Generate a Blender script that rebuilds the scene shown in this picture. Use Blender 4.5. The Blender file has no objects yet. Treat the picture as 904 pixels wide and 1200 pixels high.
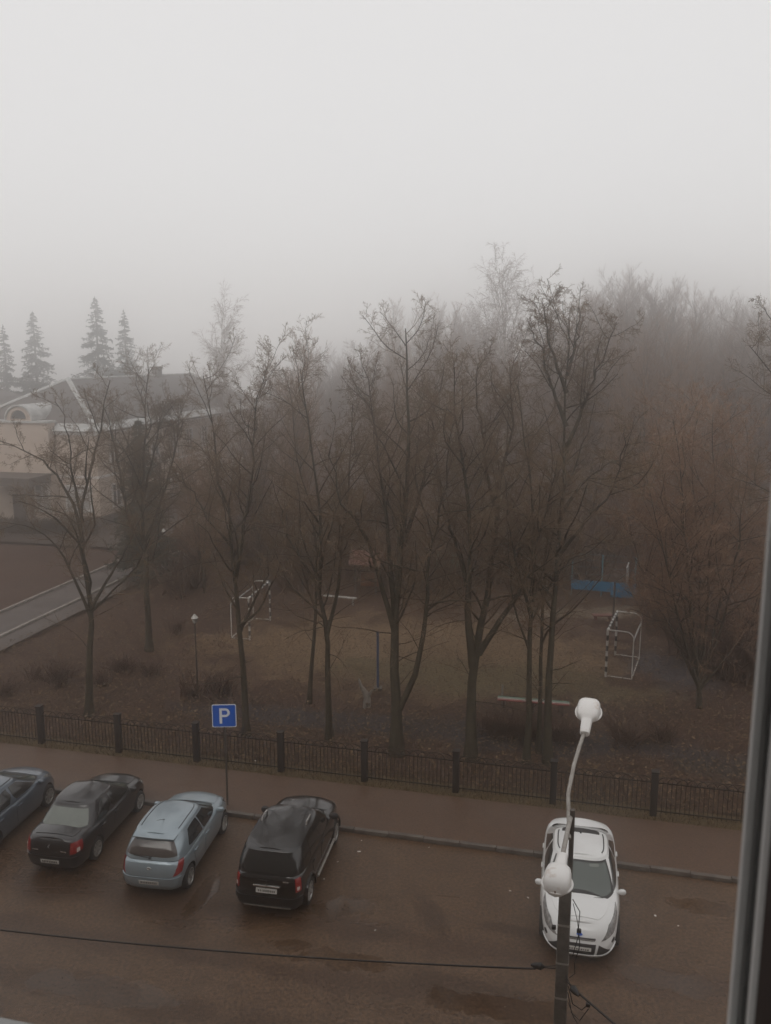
import bpy, bmesh, math, random
import numpy as np
from mathutils import Vector, Matrix

R = math.radians
rng = np.random.default_rng(11)
random.seed(11)
S = bpy.context.scene
COL = S.collection

# ------------------------------------------------------------------ camera
FPX, CAMH, PITCH = 1000.0, 13.2, math.atan(0.182)
CT, ST = math.cos(PITCH), math.sin(PITCH)


def ray(px, py):
    u = (px - 452) / FPX
    v = (py - 600) / FPX
    return u, CT - v * ST, -ST - v * CT


def G(px, py, z=0.0):
    dx, dy, dz = ray(px, py)
    t = (z - CAMH) / dz
    return Vector((dx * t, dy * t, z))


def P(px, py, Y):
    dx, dy, dz = ray(px, py)
    t = Y / dy
    return Vector((dx * t, Y, CAMH + dz * t))


cam = bpy.data.cameras.new('camera')
cam_o = bpy.data.objects.new('camera', cam)
COL.objects.link(cam_o)
cam_o.location = (0, 0, CAMH)
cam_o.rotation_euler = (R(90) - PITCH, 0, 0)
cam.sensor_fit = 'VERTICAL'
cam.sensor_height = 36
cam.lens = 30
cam.clip_start = 0.02
cam.clip_end = 2000
cam.dof.use_dof = True
cam.dof.focus_distance = 26
cam.dof.aperture_fstop = 12
S.camera = cam_o

# ------------------------------------------------------------------ street frame: u along the street, n away from the camera
SA = R(-13.45)
UX, UY = math.cos(SA), math.sin(SA)


def un(u, n, z=0.0):
    return Vector((u * UX - n * UY, u * UY + n * UX, z))


def to_un(p):
    return p[0] * UX + p[1] * UY, -p[0] * UY + p[1] * UX


# ------------------------------------------------------------------ materials
def mat(name, col, rough=0.7, col2=None, scale=3.0, detail=6, metallic=0.0, bump=0.0, bscale=None,
        rough2=None, coat=0.0, spec=0.5, dist=0.0, per_island=False, bdist=0.02):
    m = bpy.data.materials.new(name)
    m.use_nodes = True
    nt = m.node_tree
    b = nt.nodes['Principled BSDF']
    b.inputs['Base Color'].default_value = (*col, 1)
    b.inputs['Roughness'].default_value = rough
    b.inputs['Metallic'].default_value = metallic
    b.inputs['Coat Weight'].default_value = coat
    b.inputs['Specular IOR Level'].default_value = spec
    if coat:
        b.inputs['Coat Roughness'].default_value = 0.08
    tc = nt.nodes.new('ShaderNodeTexCoord')
    if col2 is not None:
        if per_island:
            g = nt.nodes.new('ShaderNodeNewGeometry')
            fac = g.outputs['Random Per Island']
        else:
            nz = nt.nodes.new('ShaderNodeTexNoise')
            nz.inputs['Scale'].default_value = scale
            nz.inputs['Detail'].default_value = detail
            nz.inputs['Roughness'].default_value = 0.62
            nz.inputs['Distortion'].default_value = dist
            nt.links.new(tc.outputs['Object'], nz.inputs['Vector'])
            rp = nt.nodes.new('ShaderNodeMapRange')
            rp.inputs['From Min'].default_value = 0.32
            rp.inputs['From Max'].default_value = 0.68
            nt.links.new(nz.outputs['Fac'], rp.inputs['Value'])
            fac = rp.outputs['Result']
        mx = nt.nodes.new('ShaderNodeMix')
        mx.data_type = 'RGBA'
        mx.inputs[6].default_value = (*col, 1)
        mx.inputs[7].default_value = (*col2, 1)
        nt.links.new(fac, mx.inputs[0])
        nt.links.new(mx.outputs[2], b.inputs['Base Color'])
        if rough2 is not None:
            r2 = nt.nodes.new('ShaderNodeMapRange')
            r2.inputs['To Min'].default_value = rough
            r2.inputs['To Max'].default_value = rough2
            nt.links.new(fac, r2.inputs['Value'])
            nt.links.new(r2.outputs['Result'], b.inputs['Roughness'])
    if bump:
        n2 = nt.nodes.new('ShaderNodeTexNoise')
        n2.inputs['Scale'].default_value = bscale or scale * 6
        n2.inputs['Detail'].default_value = 8
        nt.links.new(tc.outputs['Object'], n2.inputs['Vector'])
        bp = nt.nodes.new('ShaderNodeBump')
        bp.inputs['Strength'].default_value = bump
        bp.inputs['Distance'].default_value = bdist
        nt.links.new(n2.outputs['Fac'], bp.inputs['Height'])
        nt.links.new(bp.outputs['Normal'], b.inputs['Normal'])
    return m


def ground_mat(name, cols, big, mid, fine, rough, rough2, bump, bscale, stretch=None, spec=0.5, overlays=(), wet=(), grit=0.38):
    """three scales of noise, optional stretch along the street; roughness follows the wet patches"""
    m = bpy.data.materials.new(name)
    m.use_nodes = True
    nt = m.node_tree
    L = nt.links
    b = nt.nodes['Principled BSDF']
    b.inputs['Specular IOR Level'].default_value = spec
    tc = nt.nodes.new('ShaderNodeTexCoord')
    mp = nt.nodes.new('ShaderNodeMapping')
    L.new(tc.outputs['Object'], mp.inputs['Vector'])
    mp2 = nt.nodes.new('ShaderNodeMapping')
    if stretch:
        mp2.inputs['Rotation'].default_value = (0, 0, -SA)
        mp2.inputs['Scale'].default_value = stretch
    L.new(tc.outputs['Object'], mp2.inputs['Vector'])

    def noise(sc, vec, det=6, dist=0.0):
        n = nt.nodes.new('ShaderNodeTexNoise')
        n.inputs['Scale'].default_value = sc
        n.inputs['Detail'].default_value = det
        n.inputs['Roughness'].default_value = 0.6
        n.inputs['Distortion'].default_value = dist
        L.new(vec, n.inputs['Vector'])
        r = nt.nodes.new('ShaderNodeMapRange')
        r.inputs['From Min'].default_value = 0.33
        r.inputs['From Max'].default_value = 0.67
        L.new(n.outputs['Fac'], r.inputs['Value'])
        return r.outputs['Result']

    def mix(fac, a, c):
        x = nt.nodes.new('ShaderNodeMix')
        x.data_type = 'RGBA'
        L.new(fac, x.inputs[0])
        for s, v in ((6, a), (7, c)):
            if isinstance(v, tuple):
                x.inputs[s].default_value = (*v, 1)
            else:
                L.new(v, x.inputs[s])
        return x.outputs[2]
    nb = noise(big, mp2.outputs['Vector'], 5, 0.6)
    nm = noise(mid, mp.outputs['Vector'], 6, 0.3)
    nf = noise(fine, mp.outputs['Vector'], 4)
    c1 = mix(nb, cols[0], cols[1])
    c2 = mix(nm, cols[0], cols[2])
    c3 = nt.nodes.new('ShaderNodeMix')
    c3.data_type = 'RGBA'
    c3.inputs[0].default_value = 0.5
    L.new(c1, c3.inputs[6])
    L.new(c2, c3.inputs[7])
    sc = nt.nodes.new('ShaderNodeMapRange')
    sc.inputs['To Min'].default_value = 1 - grit
    sc.inputs['To Max'].default_value = 1 + grit
    L.new(nf, sc.inputs['Value'])
    v = nt.nodes.new('ShaderNodeVectorMath')
    v.operation = 'SCALE'
    L.new(sc.outputs['Result'], v.inputs['Scale'])
    colour = c3.outputs[2]
    def mask(cx, cy, a, bb, rz, soft, amp, nsc=0.55):
        mo = nt.nodes.new('ShaderNodeMapping')
        mo.vector_type = 'TEXTURE'
        mo.inputs['Location'].default_value = (cx, cy, 0)
        mo.inputs['Rotation'].default_value = (0, 0, rz)
        mo.inputs['Scale'].default_value = (a, bb, 50)
        L.new(tc.outputs['Object'], mo.inputs['Vector'])
        ln = nt.nodes.new('ShaderNodeVectorMath')
        ln.operation = 'LENGTH'
        L.new(mo.outputs['Vector'], ln.inputs[0])
        nn = noise(nsc, mp.outputs['Vector'], 8, 0.8)
        ma = nt.nodes.new('ShaderNodeMath')
        ma.operation = 'MULTIPLY_ADD'
        L.new(nn, ma.inputs[0])
        ma.inputs[1].default_value = amp
        L.new(ln.outputs['Value'], ma.inputs[2])
        mr = nt.nodes.new('ShaderNodeMapRange')
        mr.interpolation_type = 'SMOOTHSTEP'
        mr.inputs['From Min'].default_value = 1.0 + amp / 2 + soft
        mr.inputs['From Max'].default_value = 1.0 + amp / 2 - soft
        L.new(ma.outputs[0], mr.inputs['Value'])
        return mr.outputs['Result']
    for (cx, cy, a, bb, rz, oc, soft, amp) in overlays:      # worn and tinted areas of the ground, with ragged edges
        colour = mix(mask(cx, cy, a, bb, rz, soft, amp), colour, oc)
    wetm = None
    for (cx, cy, a, bb, rz, soft, amp) in wet:               # standing water: smooth and a little darker
        k = mask(cx, cy, a, bb, rz, soft, amp, 1.3)
        if wetm is None:
            wetm = k
        else:
            mxm = nt.nodes.new('ShaderNodeMath')
            mxm.operation = 'MAXIMUM'
            L.new(wetm, mxm.inputs[0])
            L.new(k, mxm.inputs[1])
            wetm = mxm.outputs[0]
    if wetm is not None:
        hw_ = nt.nodes.new('ShaderNodeMath')
        hw_.operation = 'MULTIPLY'
        L.new(wetm, hw_.inputs[0])
        hw_.inputs[1].default_value = 0.35
        colour = mix(hw_.outputs[0], colour, (0.045, 0.026, 0.015))
    L.new(colour, v.inputs[0])
    L.new(v.outputs[0], b.inputs['Base Color'])
    rr = nt.nodes.new('ShaderNodeMapRange')
    rr.inputs['To Min'].default_value = rough
    rr.inputs['To Max'].default_value = rough2
    L.new(nb, rr.inputs['Value'])
    L.new(rr.outputs['Result'], b.inputs['Roughness'])
    if wetm is not None:
        wr = nt.nodes.new('ShaderNodeMix')
        L.new(wetm, wr.inputs[0])
        L.new(rr.outputs['Result'], wr.inputs[2])
        wr.inputs[3].default_value = 0.05
        L.new(wr.outputs[0], b.inputs['Roughness'])
    if bump:
        n2 = nt.nodes.new('ShaderNodeTexNoise')
        n2.inputs['Scale'].default_value = bscale
        n2.inputs['Detail'].default_value = 8
        L.new(mp.outputs['Vector'], n2.inputs['Vector'])
        bp = nt.nodes.new('ShaderNodeBump')
        bp.inputs['Strength'].default_value = bump
        bp.inputs['Distance'].default_value = 0.03
        if wetm is not None:
            ws = nt.nodes.new('ShaderNodeMapRange')
            ws.inputs['To Min'].default_value = bump
            ws.inputs['To Max'].default_value = 0.02
            L.new(wetm, ws.inputs['Value'])
            L.new(ws.outputs['Result'], bp.inputs['Strength'])
        L.new(n2.outputs['Fac'], bp.inputs['Height'])
        L.new(bp.outputs['Normal'], b.inputs['Normal'])
    return m


# ------------------------------------------------------------------ mesh helpers
class MB:
    def __init__(s):
        s.v = []
        s.f = []
        s.mi = []

    def add(s, vs, fs, mi=0):
        o = len(s.v)
        s.v += [tuple(p) for p in vs]
        s.f += [tuple(i + o for i in f) for f in fs]
        s.mi += [mi] * len(fs)
        return s

    def box(s, c, d, rz=0.0, M=None, mi=0, bev=0.0):
        x, y, z = d[0] / 2, d[1] / 2, d[2] / 2
        if bev > 0:
            bm = bmesh.new()
            bmesh.ops.create_cube(bm, size=1)
            for v in bm.verts:
                v.co = Vector((v.co.x * d[0], v.co.y * d[1], v.co.z * d[2]))
            bmesh.ops.bevel(bm, geom=bm.edges[:], offset=bev, segments=2, affect='EDGES', profile=0.5)
            bm.verts.index_update()
            vs = [v.co.copy() for v in bm.verts]
            fs = [[v.index for v in f.verts] for f in bm.faces]
            bm.free()
        else:
            vs = [Vector(p) for p in ((-x, -y, -z), (x, -y, -z), (x, y, -z), (-x, y, -z),
                                      (-x, -y, z), (x, -y, z), (x, y, z), (-x, y, z))]
            fs = [(0, 3, 2, 1), (4, 5, 6, 7), (0, 1, 5, 4), (1, 2, 6, 5), (2, 3, 7, 6), (3, 0, 4, 7)]
        T = Matrix.Translation(Vector(c)) @ (M if M is not None else Matrix.Rotation(rz, 4, 'Z'))
        return s.add([T @ p for p in vs], fs, mi)

    def tube(s, pts, r, n=8, cap=True, mi=0):
        pts = [Vector(p) for p in pts]
        k = len(pts)
        rs = [r] * k if isinstance(r, (int, float)) else list(r)
        vs, fs = [], []
        ref = None
        for i, p in enumerate(pts):
            t = (pts[min(i + 1, k - 1)] - pts[max(i - 1, 0)]).normalized()
            if ref is None:
                ref = Vector((0, 0, 1)) if abs(t.z) < 0.9 else Vector((1, 0, 0))
            a = t.cross(ref).normalized()
            b = a.cross(t).normalized()
            ref = b
            for j in range(n):
                w = 2 * math.pi * j / n
                vs.append(p + (a * math.cos(w) + b * math.sin(w)) * rs[i])
        for i in range(k - 1):
            for j in range(n):
                fs.append((i * n + j, i * n + (j + 1) % n, (i + 1) * n + (j + 1) % n, (i + 1) * n + j))
        if cap:
            fs.append(tuple(range(n))[::-1])
            fs.append(tuple((k - 1) * n + j for j in range(n)))
        return s.add(vs, fs, mi)

    def lathe(s, prof, n=24, M=None, mi=0):
        """prof: list of (r, z), closed at the ends when r = 0; axis z"""
        M = M or Matrix()
        vs, fs = [], []
        k = len(prof)
        for r, z in prof:
            for j in range(n):
                w = 2 * math.pi * j / n
                vs.append(M @ Vector((r * math.cos(w), r * math.sin(w), z)))
        for i in range(k - 1):
            for j in range(n):
                fs.append((i * n + j, i * n + (j + 1) % n, (i + 1) * n + (j + 1) % n, (i + 1) * n + j))
        return s.add(vs, fs, mi)

    def prism(s, poly, z0, z1, M=None, mi=0):
        M = M or Matrix()
        n = len(poly)
        vs = [M @ Vector((p[0], p[1], z0)) for p in poly] + [M @ Vector((p[0], p[1], z1)) for p in poly]
        fs = [tuple(range(n))[::-1], tuple(range(n, 2 * n))]
        fs += [(i, (i + 1) % n, n + (i + 1) % n, n + i) for i in range(n)]
        return s.add(vs, fs, mi)

    def build(s, name, m, parent=None, smooth=False, angle=35, weld=False):
        me = bpy.data.meshes.new(name)
        me.from_pydata(s.v, [], s.f)
        ms = m if isinstance(m, (list, tuple)) else [m]
        for q in ms:
            me.materials.append(q)
        if len(ms) > 1:
            me.polygons.foreach_set('material_index', s.mi)
        if weld:
            bm = bmesh.new()
            bm.from_mesh(me)
            bmesh.ops.remove_doubles(bm, verts=bm.verts, dist=1e-4)
            bmesh.ops.dissolve_degenerate(bm, dist=1e-5, edges=bm.edges)
            bmesh.ops.recalc_face_normals(bm, faces=bm.faces)
            bm.to_mesh(me)
            bm.free()
        me.update()
        if smooth:
            me.polygons.foreach_set('use_smooth', [True] * len(me.polygons))
            me.set_sharp_from_angle(angle=R(angle))
        o = bpy.data.objects.new(name, me)
        COL.objects.link(o)
        if parent is not None:
            o.parent = parent
        return o


def tag(o, label=None, cat=None, group=None, kind=None):
    if label:
        o['label'] = label
    if cat:
        o['category'] = cat
    if group:
        o['group'] = group
    if kind:
        o['kind'] = kind
    return o


def empty(name, loc, label, cat, group=None, rz=0.0, scale=1.0):
    o = bpy.data.objects.new(name, None)
    o.empty_display_size = 0.3
    COL.objects.link(o)
    o.location = loc
    o.rotation_euler = (0, 0, rz)
    o.scale = (scale,) * 3
    return tag(o, label, cat, group)


def copy_tree(o, parent=None):
    c = o.copy()
    COL.objects.link(c)
    if parent is not None:
        c.parent = parent
    for ch in list(o.children):
        copy_tree(ch, c)
    return c


# ------------------------------------------------------------------ world, sun, haze
W = bpy.data.worlds.new('World')
S.world = W
W.use_nodes = True
nt = W.node_tree
bg = nt.nodes['Background']
sky = nt.nodes.new('ShaderNodeTexSky')
sky.sky_type = 'NISHITA'
sky.sun_disc = False
sky.sun_elevation = R(38)
sky.sun_rotation = R(200)
mixn = nt.nodes.new('ShaderNodeMix')
mixn.data_type = 'RGBA'
mixn.inputs[0].default_value = 0.96
mixn.inputs[7].default_value = (8.1, 7.98, 7.92, 1)      # the closed grey cloud deck
nt.links.new(sky.outputs['Color'], mixn.inputs[6])
nt.links.new(mixn.outputs[2], bg.inputs['Color'])
bg.inputs['Strength'].default_value = 0.10
sun = bpy.data.lights.new('sun', 'SUN')
sun.energy = 0.9
sun.angle = R(40)
sun.color = (1.0, 0.96, 0.9)
so = bpy.data.objects.new('sun', sun)
COL.objects.link(so)
so.rotation_euler = (R(52), 0, R(-20))

HAZE_D = 0.0096
hz = MB().box((0, 120, 15), (560, 340, 32))
hm = bpy.data.materials.new('haze')
hm.use_nodes = True
hm.node_tree.nodes.clear()
out = hm.node_tree.nodes.new('ShaderNodeOutputMaterial')
pv = hm.node_tree.nodes.new('ShaderNodeVolumePrincipled')
pv.inputs['Color'].default_value = (0.986, 0.979, 0.974, 1)
pv.inputs['Density'].default_value = HAZE_D
pv.inputs['Anisotropy'].default_value = 0.93
hm.node_tree.links.new(pv.outputs['Volume'], out.inputs['Volume'])
hzo = hz.build('haze', hm)
tag(hzo, 'grey winter fog hanging over the whole place', None, None, 'stuff')

S.render.engine = 'CYCLES'
S.cycles.volume_bounces = 8
S.cycles.max_bounces = 12
S.cycles.diffuse_bounces = 4
S.cycles.glossy_bounces = 2
S.cycles.transmission_bounces = 2
S.cycles.use_denoising = True
S.cycles.denoiser = 'OPENIMAGEDENOISE'
S.view_settings.view_transform = 'Standard'
S.view_settings.look = 'None'
S.view_settings.gamma = 1
S.view_settings.use_curve_mapping = False
S.view_settings.exposure = 0.0

# ------------------------------------------------------------------ palette
def ov(u, n, a, bb, rz, col, soft, amp):
    p = un(u, n)
    return (p.x, p.y, a, bb, rz, col, soft, amp)


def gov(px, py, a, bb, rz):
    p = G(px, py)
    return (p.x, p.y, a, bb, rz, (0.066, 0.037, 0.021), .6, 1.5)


def gwet(px, py, a, bb, rz):
    p = G(px, py)
    return (p.x, p.y, a, bb, rz, .22, .9)


M_ASPH = ground_mat('wet_asphalt', [(0.108, 0.062, 0.034), (0.138, 0.084, 0.050), (0.052, 0.029, 0.016)],
                    0.30, 1.3, 13, 0.22, 0.55, 0.35, 55, stretch=(0.45, 1.6, 1), spec=0.42, grit=0.5,
                    overlays=[ov(-2, 14.0, 30, .28, SA, (0.072, 0.040, 0.022), .7, 1.6), ov(-4, 15.6, 30, .25, SA, (0.075, 0.042, 0.024), .7, 1.6),
                              ov(2, 17.2, 26, .35, SA, (0.078, 0.044, 0.026), .7, 1.8),
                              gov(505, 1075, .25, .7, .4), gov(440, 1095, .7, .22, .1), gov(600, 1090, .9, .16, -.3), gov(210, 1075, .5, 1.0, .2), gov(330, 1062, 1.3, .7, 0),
                              gov(95, 1035, 1.2, .6, 0), gov(200, 1055, 1.2, .5, 0), gov(676, 1125, 1.2, .55, 0), gov(560, 1160, 1.5, .25, -.2)],  # includes darker patches at the near ends of the cars
                    wet=[gwet(342, 1108, .50, .26, -.2), gwet(398, 1062, .85, .40, .1), gwet(835, 1064, .8, .30, -.25), gwet(590, 1180, 1.5, .40, -.2),
                         gwet(240, 1046, .25, .8, -.2), gwet(400, 1125, 1.1, .3, -.2), gwet(120, 1160, 1.6, .35, -.2), gwet(790, 1150, 1.2, .35, -.3)])
M_PAVE = ground_mat('muddy_pavement', [(0.098, 0.053, 0.030), (0.122, 0.068, 0.041), (0.066, 0.034, 0.019)],
                    0.5, 1.8, 25, 0.38, 0.6, 0.3, 60, stretch=(0.5, 1.3, 1))
M_EARTH = ground_mat('leaf_litter', [(0.066, 0.036, 0.024), (0.092, 0.051, 0.033), (0.034, 0.020, 0.015)],
                     0.16, 0.9, 9, 0.8, 0.9, 0.8, 14, spec=0.25, grit=0.55, overlays=[
                         (1.2, 37.4, 9.5, 4.6, R(-8), (0.155, 0.100, 0.058), .35, .7),
                         (4.0, 34.0, 6.0, 1.8, R(-12), (0.115, 0.085, 0.045), .4, .9),
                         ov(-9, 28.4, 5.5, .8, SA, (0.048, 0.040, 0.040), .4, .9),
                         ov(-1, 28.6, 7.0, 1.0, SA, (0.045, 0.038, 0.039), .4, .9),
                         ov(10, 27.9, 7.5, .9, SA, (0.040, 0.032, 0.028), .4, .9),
                         (11.5, 43.2, 6.5, .9, R(4), (0.14, 0.105, 0.075), .4, .5),
                         (12.2, 34.8, 1.4, 2.2, R(20), (0.070, 0.060, 0.062), .5, .8)])
M_PATH = ground_mat('damp_path', [(0.070, 0.052, 0.045), (0.052, 0.040, 0.036), (0.092, 0.068, 0.056)],
                    0.4, 1.5, 14, 0.35, 0.6, 0.4, 25)
M_GREYLOT = ground_mat('grey_lot', [(0.07, 0.052, 0.043), (0.058, 0.043, 0.036), (0.088, 0.066, 0.055)],
                       0.3, 1.2, 14, 0.4, 0.6, 0.3, 25)
M_KERB = mat('kerb_concrete', (0.16, 0.135, 0.115), 0.7, (0.075, 0.06, 0.05), 3.0, bump=0.3)
M_PALEKERB = mat('pale_kerb', (0.36, 0.32, 0.29), 0.8, (0.16, 0.14, 0.12), 2.2)
M_BARK = mat('bark', (0.036, 0.029, 0.021), 0.85, (0.078, 0.066, 0.044), 5.0, bump=0.8, bscale=26, spec=0.2)
M_TWIG = mat('twigs', (0.16, 0.108, 0.072), 0.8, (0.21, 0.147, 0.095), 0.6, spec=0.2)
M_TWIGR = mat('reddish_twigs', (0.23, 0.145, 0.10), 0.85, (0.28, 0.175, 0.115), 0.5, spec=0.2)
M_TWIGB = mat('brown_twigs', (0.20, 0.142, 0.118), 0.85, (0.24, 0.17, 0.14), 0.5, spec=0.2)
M_BIRCH = mat('birch_bark', (0.62, 0.58, 0.54), 0.8, (0.12, 0.1, 0.09), 6.0, spec=0.2)
M_SPRUCE = mat('spruce_needles', (0.030, 0.042, 0.030), 0.8, (0.05, 0.06, 0.042), 1.2, spec=0.2)
M_IRON = mat('fence_iron', (0.012, 0.010, 0.009), 0.6, (0.030, 0.019, 0.013), 6.0)
M_POST = mat('fence_post', (0.016, 0.013, 0.012), 0.7, (0.028, 0.021, 0.017), 4.0, bump=0.3)
M_WHITE = mat('white_paint', (0.74, 0.73, 0.71), 0.45, (0.60, 0.58, 0.55), 5.0)
M_BLACK = mat('black_paint', (0.02, 0.02, 0.022), 0.5)
M_GALV = mat('weathered_steel', (0.42, 0.40, 0.37), 0.5, (0.25, 0.22, 0.19), 9.0, metallic=0.3)
M_CONC = mat('pole_concrete', (0.175, 0.155, 0.135), 0.85, (0.085, 0.074, 0.062), 5.0, bump=0.4, bscale=40)
M_ENAMEL = mat('lamp_enamel', (0.80, 0.78, 0.755), 0.4, (0.50, 0.38, 0.29), 7.0, coat=0.15)
M_ENAMEL.node_tree.nodes['Map Range'].inputs['From Min'].default_value = 0.58
M_ENAMEL.node_tree.nodes['Map Range'].inputs['From Max'].default_value = 0.80
M_RUST = mat('rust', (0.22, 0.10, 0.045), 0.8, (0.12, 0.06, 0.03), 20.0)
M_LENS = mat('lamp_lens', (0.55, 0.55, 0.52), 0.2)
M_CABLE = mat('cable_black', (0.015, 0.014, 0.013), 0.5)
M_SIGNB = mat('sign_blue', (0.010, 0.105, 0.52), 0.35, (0.014, 0.12, 0.56), 3.0)
M_SIGNW = mat('sign_white', (0.80, 0.80, 0.82), 0.4)
M_DARKSTEEL = mat('dark_steel', (0.06, 0.055, 0.05), 0.5, (0.1, 0.08, 0.065), 8.0, metallic=0.2)

# ------------------------------------------------------------------ ground and roads
def sheet(name, pts, z, m, kind='structure', grid=None):
    b = MB()
    vs = [(p[0], p[1], z) for p in pts]
    b.add(vs, [tuple(range(len(vs)))])
    o = b.build(name, m)
    return tag(o, kind=kind)


# the earth ground: one large sheet with gentle lumps near the trees
def ground():
    xs = np.unique(np.concatenate([np.linspace(-270, -40, 12), np.linspace(-40, 40, 81), np.linspace(40, 270, 12)]))
    ys = np.unique(np.concatenate([np.linspace(-40, 20, 7), np.linspace(20, 75, 70), np.linspace(75, 282, 16)]))
    X, Y = np.meshgrid(xs, ys)
    n = -X * UY + Y * UX
    amp = np.clip((n - 24.6) / 2.5, 0, 1)
    Z = amp * (0.05 * np.sin(X * 1.1 + 0.4 * Y) + 0.05 * np.sin(Y * 0.9 - 0.5 * X) + 0.03 * np.sin(2.3 * X + 1.7 * Y))
    Z = Z - 0.06 * np.clip((n - 24.3) / 0.6, 0, 1) - 0.004
    Z = np.where(n < 24.5, -0.012, Z)
    vs = np.stack([X, Y, Z], -1).reshape(-1, 3)
    nx, ny = len(xs), len(ys)
    fs = [(j * nx + i, j * nx + i + 1, (j + 1) * nx + i + 1, (j + 1) * nx + i) for j in range(ny - 1) for i in range(nx - 1)]
    b = MB()
    b.add([tuple(v) for v in vs], fs)
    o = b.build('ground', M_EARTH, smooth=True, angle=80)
    tag(o, kind='structure')


ground()
KN, FN = 21.28, 24.04
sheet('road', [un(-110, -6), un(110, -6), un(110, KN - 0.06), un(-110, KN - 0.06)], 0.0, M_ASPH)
b = MB()
b.prism([un(-110, KN + 0.06), un(110, KN + 0.06), un(110, FN - 0.35), un(-110, FN - 0.35)], -0.02, 0.10, mi=0)
tag(b.build('pavement', M_PAVE), kind='structure')
b = MB()
rr = random.Random(3)
u = -60.0
while u < 60:
    dz = rr.uniform(-0.012, 0.01)
    dn = rr.uniform(-0.012, 0.012)
    c = un(u + 0.5, KN + dn, 0.05 + dz)
    b.box(c, (0.985, 0.14, 0.15), SA, bev=0.015)
    u += 1.0
tag(b.build('kerb', M_KERB, smooth=True), kind='structure')
# verge of dead grass under the fence
b = MB()
b.prism([un(-110, FN - 0.35), un(110, FN - 0.35), un(110, FN + 0.45), un(-110, FN + 0.45)], -0.05, 0.085)
M_VERGE = ground_mat('dead_verge', [(0.105, 0.075, 0.038), (0.14, 0.098, 0.048), (0.065, 0.047, 0.027)], 0.5, 2.0, 16, 0.8, 0.9, 0.8, 22, spec=0.2)
tag(b.build('verge', M_VERGE), kind='structure')


def blob(c, a, bb, rz, seed, n=48, amp=0.16):
    q = random.Random(seed)
    ph = [q.uniform(0, 6.28) for _ in range(5)]
    pts = []
    for i in range(n):
        w = 2 * math.pi * i / n
        k = 1 + amp * sum(math.sin((j + 2) * w + ph[j]) / (j + 1.3) for j in range(5))
        x, y = a * k * math.cos(w), bb * k * math.sin(w)
        pts.append((c[0] + x * math.cos(rz) - y * math.sin(rz), c[1] + x * math.sin(rz) + y * math.cos(rz)))
    return pts


# driveway left with pale kerbs, and the grey yard in front of the building
sheet('driveway', [un(-29.3, 28), un(-26.9, 28), un(-26.9, 52), un(-29.3, 52)], 0.104, M_PATH)
sheet('footway', [un(-26.65, 28), un(-25.5, 28), un(-25.5, 52), un(-26.65, 52)], 0.116, M_GREYLOT)
sheet('yard', [un(-80, 52), un(-24, 52), un(-24, 67.0), un(-80, 67)], 0.116, M_GREYLOT)
b = MB()
for uu in (-29.4, -26.78):
    for k in range(24):
        b.box(un(uu, 28.5 + k, 0.12), (0.16, 0.97, 0.2), SA, bev=0.015)
tag(b.build('driveway_kerb', M_PALEKERB, smooth=True), kind='structure')

# ------------------------------------------------------------------ iron fence
def fence():
    root = empty('iron_fence', un(-0.0, FN, 0), 'dark iron railing fence with looped top along the pavement', 'fence', rz=SA)
    posts = [(50, 873), (139, 885), (231, 895), (331, 905), (429, 915), (535, 928), (648, 942), (765, 957)]
    us = [to_un(G(*p))[0] for p in posts]
    sp = 2.87
    us = [us[0] - 2 * sp, us[0] - sp] + us + [us[-1] + sp, us[-1] + 2 * sp, us[-1] + 3 * sp]
    for u in us:
        pb = MB()
        pb.box((u, 0, 0.70), (0.19, 0.19, 1.40), bev=0.012)
        pb.box((u, 0, 1.43), (0.22, 0.22, 0.05), bev=0.012)
        pb.build('post', M_POST, root, smooth=True)
    for a, c in zip(us, us[1:]):
        pb = MB()
        x0, x1 = a + 0.10, c - 0.10
        for z in (0.22, 1.10):
            pb.box(((x0 + x1) / 2, 0, z), (x1 - x0, 0.03, 0.035))
        n = int(round((x1 - x0) / 0.125))
        d = (x1 - x0) / n
        for i in range(1, n):
            pb.tube([(x0 + i * d, 0, 0.14), (x0 + i * d, 0, 1.16)], 0.0105, 5)
        # interlocking hoops over the rail
        m = n // 4
        w = (x1 - x0) / m
        for i in range(m * 2 - 1):
            cx = x0 + w * (i * 0.5 + 0.5)
            pts = [(cx - w / 2 * math.cos(t), 0.008 if i % 2 else -0.008, 1.12 + 0.17 * math.sin(t)) for t in np.linspace(0, math.pi, 11)]
            pb.tube(pts, 0.0105, 5)
        pb.build('panel', M_IRON, root)


fence()

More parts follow.
